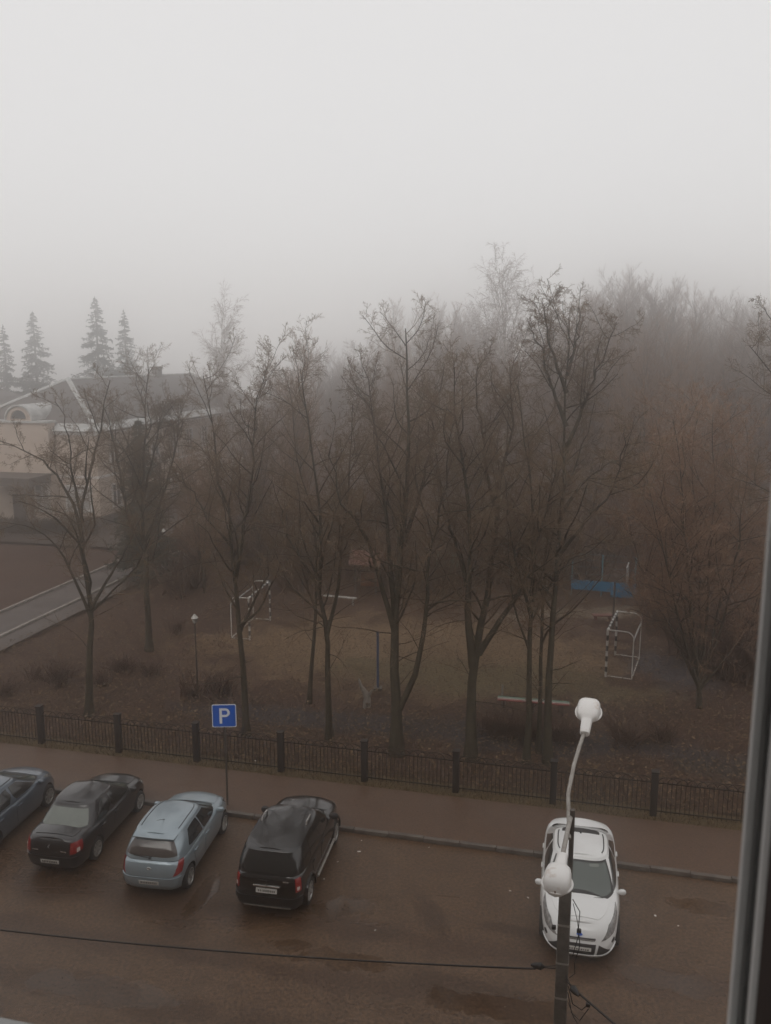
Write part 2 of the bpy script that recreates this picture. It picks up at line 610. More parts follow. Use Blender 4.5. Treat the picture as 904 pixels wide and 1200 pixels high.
# ------------------------------------------------------------------ parking sign
def parking_sign():
    base = G(267, 943, 0.10)
    base.z = 0.10
    root = empty('parking_sign', base, 'square blue parking sign with white letter P on thin grey pole', 'sign', rz=R(3))
    MB().tube([(0, 0, -0.05), (0, 0, 3.10)], 0.03, 10).build('pole', M_DARKSTEEL, root, smooth=True)
    s = 0.35
    def rsq(s, r):
        pts = []
        for cx, cy, a0 in ((s - r, s - r, 0), (-s + r, s - r, 90), (-s + r, -s + r, 180), (s - r, -s + r, 270)):
            for k in range(6):
                w = R(a0 + 90 * k / 5)
                pts.append((cx + r * math.cos(w), cy + r * math.sin(w)))
        return pts
    zc = 2.83
    Mx = Matrix.Translation((0, -0.055, zc)) @ Matrix.Rotation(R(90), 4, 'X')
    pl = MB().prism(rsq(s, 0.05), -0.012, 0.0, Mx).build('plate', M_SIGNW, root)
    MB().prism(rsq(s - 0.022, 0.04), 0.001, 0.003, Mx).build('blue_field', M_SIGNB, pl)
    # letter P
    lb = MB()
    st = 0.075
    x0, x1 = -0.135, -0.135 + st
    top, bot = 0.235, -0.235
    lb.prism([(x0, bot), (x1, bot), (x1, top), (x0, top)], 0.0045, 0.0065, Mx)
    rO = 0.135
    cy = top - rO
    N = 14
    outer = [(0.03 + rO * math.cos(w), cy + rO * math.sin(w)) for w in np.linspace(-math.pi / 2, math.pi / 2, N)]
    inner = [(0.03 + (rO - st * 0.92) * math.cos(w), cy + (rO - st * 0.92) * math.sin(w)) for w in np.linspace(-math.pi / 2, math.pi / 2, N)]
    outer = [(x1, cy - rO)] + outer + [(x1, top)]
    inner = [(x1, cy - rO + st * 0.92)] + inner + [(x1, top - st * 0.92)]
    for i in range(len(outer) - 1):
        lb.prism([outer[i], outer[i + 1], inner[i + 1], inner[i]], 0.0045, 0.0065, Mx)
    lb.build('letter', M_SIGNW, pl)
    for z in (2.95, 2.66):
        MB().box((0, -0.03, z), (0.08, 0.05, 0.03)).build('clamp', M_DARKSTEEL, root)


parking_sign()

# ------------------------------------------------------------------ street lamp and cables
POLE = Vector((2.40, 10.3, 0))


def street_lamp():
    root = empty('street_lamp', POLE, 'concrete street lamp pole carrying two white lamp heads on steel arms', 'street lamp', rz=SA)
    pb = MB()
    # square tapered concrete pole with a chamfered edge
    def sq(s, z):
        c = s * 0.16
        return [(-s + c, -s, z), (s - c, -s, z), (s, -s + c, z), (s, s - c, z), (s - c, s, z), (-s + c, s, z), (-s, s - c, z), (-s, -s + c, z)]
    v = []
    zs = [0, 2, 4, 6.25]
    for z in zs:
        v += sq(0.104 - 0.004 * z, z)
    f = [(i * 8 + j, i * 8 + (j + 1) % 8, (i + 1) * 8 + (j + 1) % 8, (i + 1) * 8 + j) for i in range(3) for j in range(8)]
    f += [tuple(range(8))[::-1], tuple(24 + j for j in range(8))]
    pb.add(v, f)
    pole = pb.build('pole', M_CONC, root)
    for z in (5.72, 5.15, 4.62):
        s = 0.104 - 0.004 * z + 0.003
        MB().box((0, 0, z), (2 * s, 2 * s, 0.028)).build('strap', M_GALV, pole)
    # steel riser clamped on the far right corner of the pole
    MB().tube([(0.05, 0.12, 5.0), (0.05, 0.12, 7.30)], 0.035, 10).build('riser', M_DARKSTEEL, root, smooth=True)
    l1 = Vector((0.02, -1.35, 7.16))
    l2 = Vector((0.06, 1.75, 7.88))
    a1 = [(0.03, 0.12, 7.20), (0.0, -0.2, 7.19), (-0.03, -0.55, 7.17), (-0.055, -0.85, 7.15)]
    MB().tube(a1, 0.03, 10).build('arm', M_GALV, root, smooth=True)
    a2 = [(0.02, 0.05, 6.92), (0.01, 0.2, 7.0), (-0.02, 0.6, 7.26), (0.04, 1.0, 7.50), (0.12, 1.35, 7.68), (0.19, 1.62, 7.80)]
    MB().tube(a2, 0.028, 10).build('arm', M_GALV, root, smooth=True)

    def head(base, d, tilt, k=1.0):
        """cobra-head lamp; local +x outward from the arm end"""
        T = Matrix.Translation(base) @ Matrix.Rotation(math.atan2(d[1], d[0]), 4, 'Z') @ Matrix.Rotation(-tilt, 4, 'Y') @ Matrix.Scale(k, 4)
        hb = MB()
        # neck housing then domed canopy, lofted sections along x
        secs = [(-0.06, 0.056, 0.052, 0.0), (-0.04, 0.072, 0.062, 0.0), (0.18, 0.080, 0.070, 0.005), (0.215, 0.085, 0.074, 0.008), (0.24, 0.118, 0.095, 0.01), (0.285, 0.152, 0.125, 0.0), (0.36, 0.168, 0.145, -0.005),
                (0.46, 0.172, 0.152, -0.008), (0.56, 0.165, 0.142, -0.012), (0.625, 0.14, 0.112, -0.022), (0.657, 0.09, 0.065, -0.035), (0.665, 0.02, 0.015, -0.045)]
        vs, fs = [], []
        n = 20
        for x, w, h, zo in secs:
            for j in range(n):
                a = 2 * math.pi * j / n
                ca, sa = math.cos(a), math.sin(a)
                y = w * math.copysign(abs(ca) ** 0.6, ca)
                z = (h if sa > 0 else 0.05) * math.copysign(abs(sa) ** 0.65, sa) + zo
                vs.append(T @ Vector((x, y, z)))
        for i in range(len(secs) - 1):
            for j in range(n):
                fs.append((i * n + j, i * n + (j + 1) % n, (i + 1) * n + (j + 1) % n, (i + 1) * n + j))
        fs.append(tuple(range(n)))
        fs.append(tuple((len(secs) - 1) * n + j for j in range(n))[::-1])
        hb.add(vs, fs)
        h = hb.build('lamp_head', M_ENAMEL, root, smooth=True, angle=60)
        # flared rim round the bowl opening and the glass bowl under it
        rb = MB()
        ring = []
        for j in range(33):
            a = 2 * math.pi * j / 32
            ring.append(T @ Vector((0.455 + 0.205 * math.cos(a), 0.188 * math.sin(a), -0.045)))
        rb.tube(ring, 0.016, 8, cap=False)
        rb.build('rim', M_ENAMEL, h, smooth=True)
        gb = MB()
        prof = [(0.0, -0.11), (0.08, -0.10), (0.14, -0.075), (0.175, -0.045), (0.175, -0.035), (0.0, -0.03)]
        gb.lathe(prof, 20, T @ Matrix.Translation((0.455, 0, 0)) @ Matrix.Diagonal((1.08, 1, 1, 1)))
        gb.build('glass_bowl', M_LENS, h, smooth=True)
        # rust streak on the canopy end and a latch
        MB().box(T @ Vector((0.652, 0, -0.03)), (0.03, 0.02, 0.05), M=(T.to_3x3().to_4x4()), bev=0.004).build('latch', M_RUST, h)
    head(Vector((-0.052, -0.80, 7.15)), (-0.09, -1), R(-4), .93)
    head(Vector((0.178, 1.56, 7.78)), (0.10, 1), R(20))
    # insulators
    for d, z in (((-1, 0.0), 5.0), ((0.55, -0.85), 4.93)):
        ib = MB()
        dv = Vector((d[0], d[1], 0)).normalized()
        ib.tube([dv * 0.08 + Vector((0, 0, z)), dv * 0.26 + Vector((0, 0, z - 0.01))], 0.008, 6)
        ib.tube([dv * 0.08 + Vector((0, 0, z + 0.05)), dv * 0.26 + Vector((0, 0, z))], 0.006, 6)
        ib.tube([dv * 0.24 + Vector((0, 0, z)), dv * 0.28 + Vector((0, 0, z)), dv * 0.36 + Vector((0, 0, z)), dv * 0.42 + Vector((0, 0, z))], [0.02, 0.05, 0.04, 0.015], 10)
        ib.build('insulator', M_CABLE, root, smooth=True)
    # loose wiring: a tail hanging beside the pole, jumper loops below
    wb = MB()
    wb.tube([(0.10, -0.03, 6.1), (0.20, -0.06, 5.95), (0.19, -0.08, 5.7), (0.22, -0.05, 5.45), (0.16, -0.09, 5.2), (0.17, -0.1, 5.05), (0.1, -0.11, 4.98)], 0.006, 6)
    wb.tube([(0.11, -0.05, 6.05), (0.17, -0.1, 5.85), (0.2, -0.06, 5.62), (0.13, -0.1, 5.3)], 0.005, 6)
    wb.tube([(0.09, -0.1, 4.85), (0.16, -0.14, 4.62), (0.28, -0.14, 4.55), (0.36, -0.12, 4.63)], 0.008, 6)
    wb.tube([(0.09, -0.1, 4.75), (0.15, -0.16, 4.5), (0.26, -0.16, 4.40), (0.37, -0.13, 4.58)], 0.007, 6)
    wb.tube([(0.1, -0.1, 4.6), (0.18, -0.14, 4.42), (0.28, -0.15, 4.27)], 0.006, 6)
    for p in ((0.36, -0.12, 4.63), (0.29, -0.15, 4.26), (0.2, -0.05, 5.66), (-0.13, -0.08, 5.68)):
        wb.box(p, (0.06, 0.05, 0.05), bev=0.01)
    wb.build('wiring', M_CABLE, root, smooth=True)


street_lamp()
b = MB()
pts = []
for k in range(41):
    s = 30 * k / 40 + 0.35
    p = un(0, 0) + POLE + Vector((-UX * s, -UY * s, 0))
    p.z = 5.0 - 0.0049 * s * (30 - s)
    pts.append(p)
b.tube(pts, 0.013, 6)
for k in range(0, 30):          # the twist of the bundled cable shows as a dotted line
    pass
tag(b.build('overhead_cable', M_CABLE, smooth=True), 'black overhead cable sagging across the road left of the lamp pole', 'cable')
b = MB()
p0 = POLE + Vector((0.42 * 0.35, -0.33, 4.92))
p1 = Vector((7.8, 0.6, 6.4))
pts = []
for k in range(25):
    t = k / 24
    p = p0.lerp(p1, t)
    p.z -= 0.9 * t * (1 - t)
    pts.append(p)
b.tube(pts, 0.015, 6)
tag(b.build('overhead_cable', M_CABLE, smooth=True), 'short black cable running down right from the lamp pole', 'cable')

# ------------------------------------------------------------------ cars
M_TYRE = mat('tyre_rubber', (0.018, 0.017, 0.016), 0.8, (0.035, 0.03, 0.026), 8.0)
M_RIM = mat('alloy_rim', (0.50, 0.49, 0.47), 0.35, (0.36, 0.34, 0.32), 8.0, metallic=0.6)
M_WELL = mat('wheel_well', (0.012, 0.011, 0.010), 0.9)
M_GLASS = mat('car_glass', (0.018, 0.017, 0.016), 0.06, coat=0.5)
M_GLASSW = mat('windscreen_glass', (0.075, 0.09, 0.08), 0.08, coat=0.5)
M_GLASSF = mat('misted_glass', (0.20, 0.215, 0.19), 0.25, (0.15, 0.165, 0.145), 2.5, coat=0.4)
M_GLASSB = mat('brown_glass', (0.075, 0.058, 0.05), 0.12, coat=0.5)
M_TAIL = mat('tail_red', (0.27, 0.014, 0.012), 0.2, coat=0.6)
M_TAILW = mat('tail_clear', (0.62, 0.52, 0.48), 0.2, coat=0.6)
M_HEAD = mat('head_lamp', (0.34, 0.325, 0.31), 0.15, (0.06, 0.056, 0.054), 11.0, coat=0.8)
M_PLATE = mat('plate_white', (0.62, 0.60, 0.56), 0.5)
M_PLATEK = mat('plate_dark', (0.12, 0.11, 0.10), 0.6)
M_TRIM = mat('black_trim', (0.016, 0.015, 0.015), 0.5)
M_CHROME = mat('chrome', (0.72, 0.70, 0.67), 0.18, metallic=0.9)


def paint(name, c, c2, rough=0.32, metallic=0.35):
    return mat(name, c, rough, c2, 1.4, coat=0.85, metallic=metallic)


def sg(a, e):
    return math.copysign(abs(a) ** e, a)


class Car:
    def __init__(s, p, root, m):
        s.p, s.root, s.m = p, root, m
        s.XF, s.XR, s.W = p['L'] / 2, -p['L'] / 2, p['W']
        s.zb = p.get('zb', 0.20)
        s.nf, s.nr = p.get('nf', 3.6), p.get('nr', 4.6)
        s.prof = np.array(p['prof'])
        s.ztx = np.array(p['ztop'])
        s.xc = p.get('xc', 0.0)

    def ztop(s, x):
        xs, zs = s.ztx[:, 0], s.ztx[:, 1]
        # smoothed piecewise linear
        acc = 0
        for d in (-0.12, -0.06, 0, 0.06, 0.12):
            acc += np.interp(x + d, xs, zs)
        return float(acc / 5)

    def body(s, phi, f):
        c, q = math.cos(phi), math.sin(phi)
        si, fi, ri = (float(np.interp(f, s.prof[:, 0], s.prof[:, k])) for k in (1, 2, 3))
        n = s.nf if c >= 0 else s.nr
        a = (s.XF - fi - s.xc) if c >= 0 else (s.xc - s.XR - ri)
        x = s.xc + a * sg(c, 2 / n)
        y = (s.W / 2 - si) * sg(q, 2 / n)
        z = s.zb + (s.ztop(x) - s.zb) * f
        return Vector((x, y, z))

    def phx(s, x, side=1):
        """angle of the outline at length x"""
        d = x - s.xc
        a = s.XF - s.xc if d >= 0 else s.xc - s.XR
        n = s.nf if d >= 0 else s.nr
        c = math.copysign(min(1, abs(d) / a) ** (n / 2), d)
        return side * math.acos(c)

    def phy(s, y, front):
        n = s.nf if front else s.nr
        q = math.copysign(min(1, abs(y) / (s.W / 2)) ** (n / 2), y)
        a = math.asin(q)
        return a if front else math.pi - a

    def cap(s, phi, m):
        e = s.body(phi, 1.0)
        return Vector((e.x, e.y * m, e.z + s.p.get('crown', 0.05) * (1 - m * m) * min(1, abs(e.y) / 0.5)))

    # greenhouse
    def gh(s, phi, f):
        g = s.p['gh']
        c, q = math.cos(phi), math.sin(phi)
        ex = 0.0
        zz = 0.0
        ff = f
        if f > 1:
            e = (f - 1) / 0.2
            ex = 0.075 * (1 - math.cos(e * math.pi / 2))
            zz = 0.035 * math.sin(e * math.pi / 2)
            ff = 1
        xf = g['xf0'] + (g['xf1'] - g['xf0']) * ff + 0.03 * math.sin(math.pi * ff)
        xr = g['xr0'] + (g['xr1'] - g['xr0']) * ff - g.get('rb', 0.03) * math.sin(math.pi * ff)
        hw = g['w0'] + (g['w1'] - g['w0']) * ff + 0.025 * math.sin(math.pi * ff) - ex
        xf -= ex
        xr += ex
        xm = (g['xf1'] + g['xr1']) / 2
        n = g.get('nf', 5.0) if c >= 0 else g.get('nr', 5.5)
        a = (xf - xm) if c >= 0 else (xm - xr)
        x = xm + a * sg(c, 2 / n)
        y = hw * sg(q, 2 / n)
        zr = g['zr'] - g.get('arc', 0.05) * ((x - xm) / ((g['xf1'] - g['xr1']) / 2)) ** 2
        z = g['z0'] + (zr - g['z0']) * ff + zz
        return Vector((x, y, z))

    def gphx(s, x, side=1):
        g = s.p['gh']
        xm = (g['xf1'] + g['xr1']) / 2
        d = x - xm
        n = g.get('nf', 5.0) if d >= 0 else g.get('nr', 5.5)
        a = g['xf0'] - xm if d >= 0 else xm - g['xr0']
        return side * math.acos(math.copysign(min(1, abs(d) / a) ** (n / 2), d))

    def gphy(s, y, front):
        g = s.p['gh']
        n = g.get('nf', 5.0) if front else g.get('nr', 5.5)
        a = math.asin(math.copysign(min(1, abs(y)) ** (n / 2), y))
        return a if front else math.pi - a

    def roof(s, phi, m):
        e = s.gh(phi, 1.2)
        return Vector((e.x, e.y * m, e.z + 0.03 * (1 - m * m) * min(1, abs(e.y) / 0.3)))

    # meshes
    def phis(s, fn, f, N):
        d = np.linspace(0, math.pi, 721)
        pts = np.array([fn(t, f)[:2] for t in d])
        ln = np.concatenate([[0], np.cumsum(np.linalg.norm(np.diff(pts, axis=0), axis=1))])
        return np.interp(np.linspace(0, ln[-1], N), ln, d)

    def shell(s, fn, capfn, fs, N=56, M=8, bottom=True):
        ph = s.phis(fn, fs[len(fs) // 2], N)
        ring = list(ph) + [-t for t in ph[-2:0:-1]]
        n = len(ring)
        b = MB()
        vs = [fn(t, f) for f in fs for t in ring]
        fc = [(i * n + j, i * n + (j + 1) % n, (i + 1) * n + (j + 1) % n, (i + 1) * n + j) for i in range(len(fs) - 1) for j in range(n)]
        b.add(vs, fc)
        ms = np.linspace(1, -1, M + 1)
        vs = [capfn(t, m) for t in ph for m in ms]
        k = M + 1
        fc = [(i * k + j, (i + 1) * k + j, (i + 1) * k + j + 1, i * k + j + 1) for i in range(N - 1) for j in range(M)]
        b.add(vs, fc)
        if bottom:
            vs = []
            for t in ph:
                e = fn(t, fs[0])
                vs += [Vector((e.x, e.y * m, e.z)) for m in (1, 0, -1)]
            fc = [(i * 3 + j, i * 3 + j + 1, (i + 1) * 3 + j + 1, (i + 1) * 3 + j) for i in range(N - 1) for j in range(2)]
            b.add(vs, fc)
        return b

    def patch(s, fn, quad, name, m, parent=None, nu=10, nv=5, off=0.006, dep=0.02, rnd=0.25, inner=None):
        (a0, b0), (a1, b1), (a2, b2), (a3, b3) = quad
        if fn not in (s.cap, s.roof):      # keep the four angles on one turn
            a1, a2, a3 = (a + 2 * math.pi * round((a0 - a) / (2 * math.pi)) for a in (a1, a2, a3))
        def dom(u, v):
            U, V = 2 * u - 1, 2 * v - 1
            X, Y = U * math.sqrt(1 - V * V / 2), V * math.sqrt(1 - U * U / 2)
            U, V = U + (X - U) * rnd, V + (Y - V) * rnd
            u, v = (U + 1) / 2, (V + 1) / 2
            A = a0 * (1 - u) * (1 - v) + a1 * u * (1 - v) + a2 * u * v + a3 * (1 - u) * v
            B = b0 * (1 - u) * (1 - v) + b1 * u * (1 - v) + b2 * u * v + b3 * (1 - u) * v
            return A, B
        cen = Vector((0, 0, 0.6))
        top, bot = [], []
        for j in range(nv + 1):
            for i in range(nu + 1):
                A, B = dom(i / nu, j / nv)
                p = fn(A, B)
                e = 0.004
                du = fn(A + e, B) - fn(A - e, B)
                dv = fn(A, B + e) - fn(A, B - e)
                nn = du.cross(dv)
                if nn.length < 1e-12:
                    nn = Vector((0, 0, 1))
                nn.normalize()
                ref = p - Vector((p.x * 0.8, 0, 0.55))
                if nn.dot(ref) < 0:
                    nn = -nn
                top.append(p + nn * off)
                bot.append(p - nn * dep)
        b = MB()
        k = nu + 1
        N = len(top)
        fc = [(j * k + i, j * k + i + 1, (j + 1) * k + i + 1, (j + 1) * k + i) for j in range(nv) for i in range(nu)]
        edge = [i for i in range(k)] + [j * k + nu for j in range(1, nv + 1)] + [nv * k + i for i in range(nu - 1, -1, -1)] + [j * k for j in range(nv - 1, 0, -1)]
        fc += [(edge[i], N + edge[i], N + edge[(i + 1) % len(edge)], edge[(i + 1) % len(edge)]) for i in range(len(edge))]
        b.add(top + bot, fc)
        bmo = b.build(name, m, parent or s.root, smooth=True, angle=40, weld=True)
        return bmo

    def build(s):
        p = s.p
        fs = [float(t) for t in np.unique(np.concatenate([s.prof[:, 0], np.linspace(0, 1, 13)]))]
        b = s.shell(s.body, s.cap, fs)
        o = b.build('body', [s.m, M_WELL], s.root, weld=True)
        # wheel wells
        cb = MB()
        r = p['r'] + p.get('well', 0.055)
        for ax in (p['fa'], p['ra']):
            for sd in (1, -1):
                T = Matrix.Translation((ax, sd * (s.W / 2 - 0.02), p['r'] + 0.01)) @ Matrix.Rotation(R(90), 4, 'X')
                cb.lathe([(0, -0.24), (r, -0.24), (r, 0.24), (0, 0.24)], 32, T, mi=1)
        cu = cb.build('cutter', [s.m, M_WELL], weld=True)
        cu.parent = s.root
        md = o.modifiers.new('b', 'BOOLEAN')
        md.object = cu
        md.operation = 'DIFFERENCE'
        md.solver = 'EXACT'
        md.material_mode = 'INDEX'
        bpy.context.view_layer.update()
        dg = bpy.context.evaluated_depsgraph_get()
        me = bpy.data.meshes.new_from_object(o.evaluated_get(dg))
        o.modifiers.clear()
        o.data = me
        me.polygons.foreach_set('use_smooth', [True] * len(me.polygons))
        me.set_sharp_from_angle(angle=R(32))
        me.name = 'body'
        bpy.data.objects.remove(cu)
        s.body_o = o
        # cabin
        g = p['gh']
        fs = [0, .15, .3, .45, .6, .75, .9, 1.0, 1.05, 1.1, 1.15, 1.2]
        cbn = s.shell(s.gh, s.roof, fs, 64, 8, False).build('cabin', s.m, s.root, smooth=True, angle=50, weld=True)
        s.cabin = cbn
        # wheels
        for ax in (p['fa'], p['ra']):
            for sd in (1, -1):
                s.wheel(ax, sd)

    def wheel(s, ax, sd):
        p = s.p
        r = p['r']
        w = p.get('tw', 0.2)
        T = Matrix.Translation((ax, sd * (s.W / 2 - w / 2 - 0.015), r)) @ Matrix.Rotation(R(-90) * sd, 4, 'X')
        e = bpy.data.objects.new('wheel', None)
        COL.objects.link(e)
        e.parent = s.root
        h = w / 2
        ri = r * 0.67
        tb = MB()
        tb.lathe([(ri, -h), (r * 0.93, -h), (r * 0.99, -h * 0.75), (r, -h * 0.4), (r, h * 0.4), (r * 0.99, h * 0.75), (r * 0.93, h), (ri + 0.01, h), (ri, h * 0.7)], 32, T)
        tb.build('tyre', M_TYRE, e, smooth=True)
        rb = MB()
        rb.lathe([(ri + 0.008, h * 0.7), (ri + 0.008, h * 1.02), (ri - 0.012, h * 1.02), (ri - 0.03, h * 0.5), (ri - 0.03, h * 0.2)], 32, T, mi=0)
        rb.lathe([(ri, h * 0.22), (0, h * 0.22)], 32, T, mi=1)
        rb.lathe([(0.06, h * 0.5), (0.055, h * 0.9), (0, h * 0.95)], 16, T, mi=0)
        ns = p.get('spokes', 5)
        for k in range(ns):
            A = T @ Matrix.Rotation(2 * math.pi * k / ns + 0.3, 4, 'Z')
            w0, w1 = 0.026, p.get('sw', 0.05) * .62
            v = [(0.04, -w0, h * .55), (ri - .012, -w1, h * .65), (ri - .012, w1, h * .65), (0.04, w0, h * .55),
                 (0.04, -w0 * .8, h * .9), (ri - .012, -w1 * .75, h * .95), (ri - .012, w1 * .75, h * .95), (0.04, w0 * .8, h * .9)]
            rb.add([A @ Vector(q) for q in v], [(0, 3, 2, 1), (4, 5, 6, 7), (0, 1, 5, 4), (1, 2, 6, 5), (2, 3, 7, 6), (3, 0, 4, 7)], mi=0)
        rb.build('rim', [M_RIM, M_WELL], e, smooth=True)

    def mirror(s, x, z, m, sc=1.0):
        for sd in (1, -1):
            y0 = s.W / 2 - 0.06
            b = MB()
            n = 12
            vs, fs = [], []
            secs = [(0.00, 0.03, 0.03), (0.03, 0.055, 0.05), (0.09, 0.085, 0.075), (0.16, 0.08, 0.075), (0.2, 0.055, 0.05), (0.215, 0.02, 0.02)]
            for yy, a, c in secs:
                for j in range(n):
                    t = 2 * math.pi * j / n
                    vs.append(Vector((x + a * 0.75 * sc * sg(math.cos(t), .7), sd * (y0 + yy * sc), z + c * sc * sg(math.sin(t), .7))))
            for i in range(len(secs) - 1):
                for j in range(n):
                    fs.append((i * n + j, i * n + (j + 1) % n, (i + 1) * n + (j + 1) % n, (i + 1) * n + j))
            fs += [tuple(range(n)), tuple((len(secs) - 1) * n + j for j in range(n))]
            b.add(vs, fs)
            b.build('wing_mirror', m, s.root, smooth=True, angle=60, weld=True)

    def doors(s, xs, f0=0.16, handle=M_CHROME, hz=0.80):
        """xs: list of (front x at sill, front x at belt, rear x at sill, rear x at belt)"""
        for sd in (1, -1):
            for (fb, ft, rb_, rt) in xs:
                d = s.patch(s.body, [(s.phx(rb_, sd), f0), (s.phx(fb, sd), f0), (s.phx(ft, sd), 0.93), (s.phx(rt, sd), 0.93)],
                            'door', s.m, None, 8, 10, 0.007, 0.01, 0.05)
                xh = rt + 0.16
                q = s.body(s.phx(xh, sd), hz)
                MB().box((q.x, q.y + sd * 0.018, q.z), (0.19, 0.03, 0.035), bev=0.008).build('handle', handle, d, smooth=True)

    def plate(s, front, f0, f1, hw=0.26, off=0.014):
        a, c = s.phy(hw, front), s.phy(-hw, front)
        pl = s.patch(s.body, [(a, f0), (c, f0), (c, f1), (a, f1)], 'number_plate', M_PLATE, None, 8, 2, off, 0.01, 0.04)
        # characters too blurred to read in the photo: short dark strokes only
        b = MB()
        q = random.Random(5)
        y = -hw * 0.82
        while y < hw * 0.82:
            w = q.uniform(0.018, 0.034)
            e = s.body(s.phy(y + w / 2, front), (f0 + f1) / 2)
            hgt = (s.body(s.phy(0, front), f1).z - s.body(s.phy(0, front), f0).z) * 0.5
            sgn = 1 if front else -1
            b.box((e.x + sgn * (off + 0.004), e.y, e.z), (0.004, w, hgt))
            y += w + 0.02
        b.build('characters', M_PLATEK, pl)
        return pl


PROF_H = [(0, .09, .16, .14), (.10, .045, .05, .05), (.25, .02, .012, .015), (.42, .004, 0, 0), (.55, .0, .015, .004), (.68, .004, .04, .02), (.80, .014, .08, .045),
          (.90, .035, .125, .07), (.96, .065, .18, .10), (1.0, .11, .25, .14)]


def hatchback(loc, rz, label, m):
    root = empty('parked_car', loc, label, 'car', 'cars parked along the kerb', rz)
    p = dict(L=3.94, W=1.71, r=0.30, fa=1.17, ra=-1.355, prof=PROF_H, crown=0.06, nf=4.2, nr=6.0, sw=.06, spokes=5,
             ztop=[(-2.0, 0.93), (-1.5, 0.96), (0.3, 0.97), (0.85, 0.985), (1.5, 0.90), (1.8, 0.80), (2.0, 0.70)],
             gh=dict(xf0=1.08, xr0=-1.84, xf1=0.22, xr1=-1.52, w0=0.81, w1=0.62, z0=0.955, zr=1.46, arc=0.06, nf=4.0, nr=5.0, rb=0.06))
    c = Car(p, root, m)
    c.build()
    yy = .84
    c.patch(c.gh, [(c.gphy(-yy, True), .12), (c.gphy(yy, True), .12), (c.gphy(yy, True), .95), (c.gphy(-yy, True), .95)], 'windscreen', M_GLASSW, None, 14, 8, rnd=.12)
    c.patch(c.gh, [(c.gphy(.86, False), .20), (c.gphy(-.86, False), .20), (c.gphy(-.80, False), .88), (c.gphy(.80, False), .88)], 'rear_window', M_GLASSB, None, 14, 8, rnd=.3)
    for sd in (1, -1):
        c.patch(c.gh, [(c.gphx(-.28, sd), .09), (c.gphx(.88, sd), .09), (c.gphx(.62, sd), .88), (c.gphx(-.28, sd), .90)], 'side_window', M_GLASS, None, 8, 6, rnd=.08)
        c.patch(c.gh, [(c.gphx(-1.26, sd), .24), (c.gphx(-.34, sd), .10), (c.gphx(-.36, sd), .90), (c.gphx(-1.12, sd), .86)], 'side_window', M_GLASS, None, 8, 6, rnd=.1)
        # tail lamp: tall red wedge running up the rear corner
        c.patch(c.body, [(c.phy(sd * .60, False), .56), (c.phx(-1.74, sd), .62), (c.phx(-1.60, sd), .99), (c.phx(-1.80, sd), .97)], 'tail_lamp', M_TAIL, None, 8, 8, .014, .02, .15)
        h = c.patch(c.body, [(c.phy(sd * .50, True), .74), (c.phx(1.52, sd), .78), (c.phx(1.42, sd), .97), (c.phy(sd * .62, True), .92)], 'headlight', M_HEAD, None, 10, 5, .012, .02, .25)
    c.doors([(.86, .92, -.32, -.32), (-.38, -.38, -.92, -1.12)], handle=m)
    c.mirror(.70, .98, m)
    c.patch(c.body, [(c.phx(-1.75, 1), .05), (2 * math.pi - c.phx(-1.75, 1), .05), (2 * math.pi - c.phx(-1.75, 1), .50), (c.phx(-1.75, 1), .50)], 'rear_bumper', m, None, 30, 5, .022, .02, .04)
    c.plate(False, .26, .40, off=.028)
    c.patch(c.body, [(c.phy(.68, False), .56), (c.phy(-.68, False), .56), (c.phy(-.66, False), .93), (c.phy(.66, False), .93)], 'tailgate', m, None, 16, 6, .008, .01, .12)
    # oval badge, rear wiper, roof aerial, roof spoiler
    e = c.body(math.pi, .80)
    MB().tube([(e.x - .014, .055 * math.cos(t), e.z + .03 * math.sin(t)) for t in np.linspace(0, 2 * math.pi, 17)], .007, 6).box((e.x - .014, -.018, e.z), (.008, .01, .04)).box((e.x - .014, .018, e.z), (.008, .01, .04)).box((e.x - .014, 0, e.z), (.008, .03, .01)).build('badge', M_CHROME, root)
    w0 = c.gh(math.pi, .16) + Vector((-.03, 0, 0))
    w1 = c.gh(c.gphy(.55, False), .24) + Vector((-.03, 0, 0))
    MB().box((w0.x, 0, w0.z), (.05, .06, .05), bev=.01).tube([w0, w1], .009, 6).build('rear_wiper', M_TRIM, root, smooth=True)
    q = c.roof(c.gphx(-1.05), 0)
    MB().tube([q, q + Vector((-.03, 0, .03)), q + Vector((-.42, 0, .22))], [.014, .008, .004], 6).build('aerial', M_TRIM, root)
    s_ = c.gh(math.pi, 1.0)
    sp = MB()
    sp.add([(s_.x + .20, -.56, s_.z + .045), (s_.x + .20, .56, s_.z + .045), (s_.x - .09, .54, s_.z + .02), (s_.x - .12, 0, s_.z + .028), (s_.x - .09, -.54, s_.z + .02),
            (s_.x + .20, -.56, s_.z - .0), (s_.x + .20, .56, s_.z - .0), (s_.x - .08, .54, s_.z - .015), (s_.x - .11, 0, s_.z - .01), (s_.x - .08, -.54, s_.z - .015)],
           [(0, 1, 2, 3, 4), (5, 9, 8, 7, 6), (2, 1, 6, 7), (3, 2, 7, 8), (4, 3, 8, 9), (0, 4, 9, 5), (1, 0, 5, 6)])
    sp.build('spoiler', m, root)
    cowl(c, .90, 1.06)
    for sd in (1, -1):
        MB().tube([c.roof(c.gphx(x), sd * .93) + Vector((0, 0, .002)) for x in np.linspace(-1.45, .80, 16)], .011, 6).build('roof_strip', M_TRIM, root)
    return root


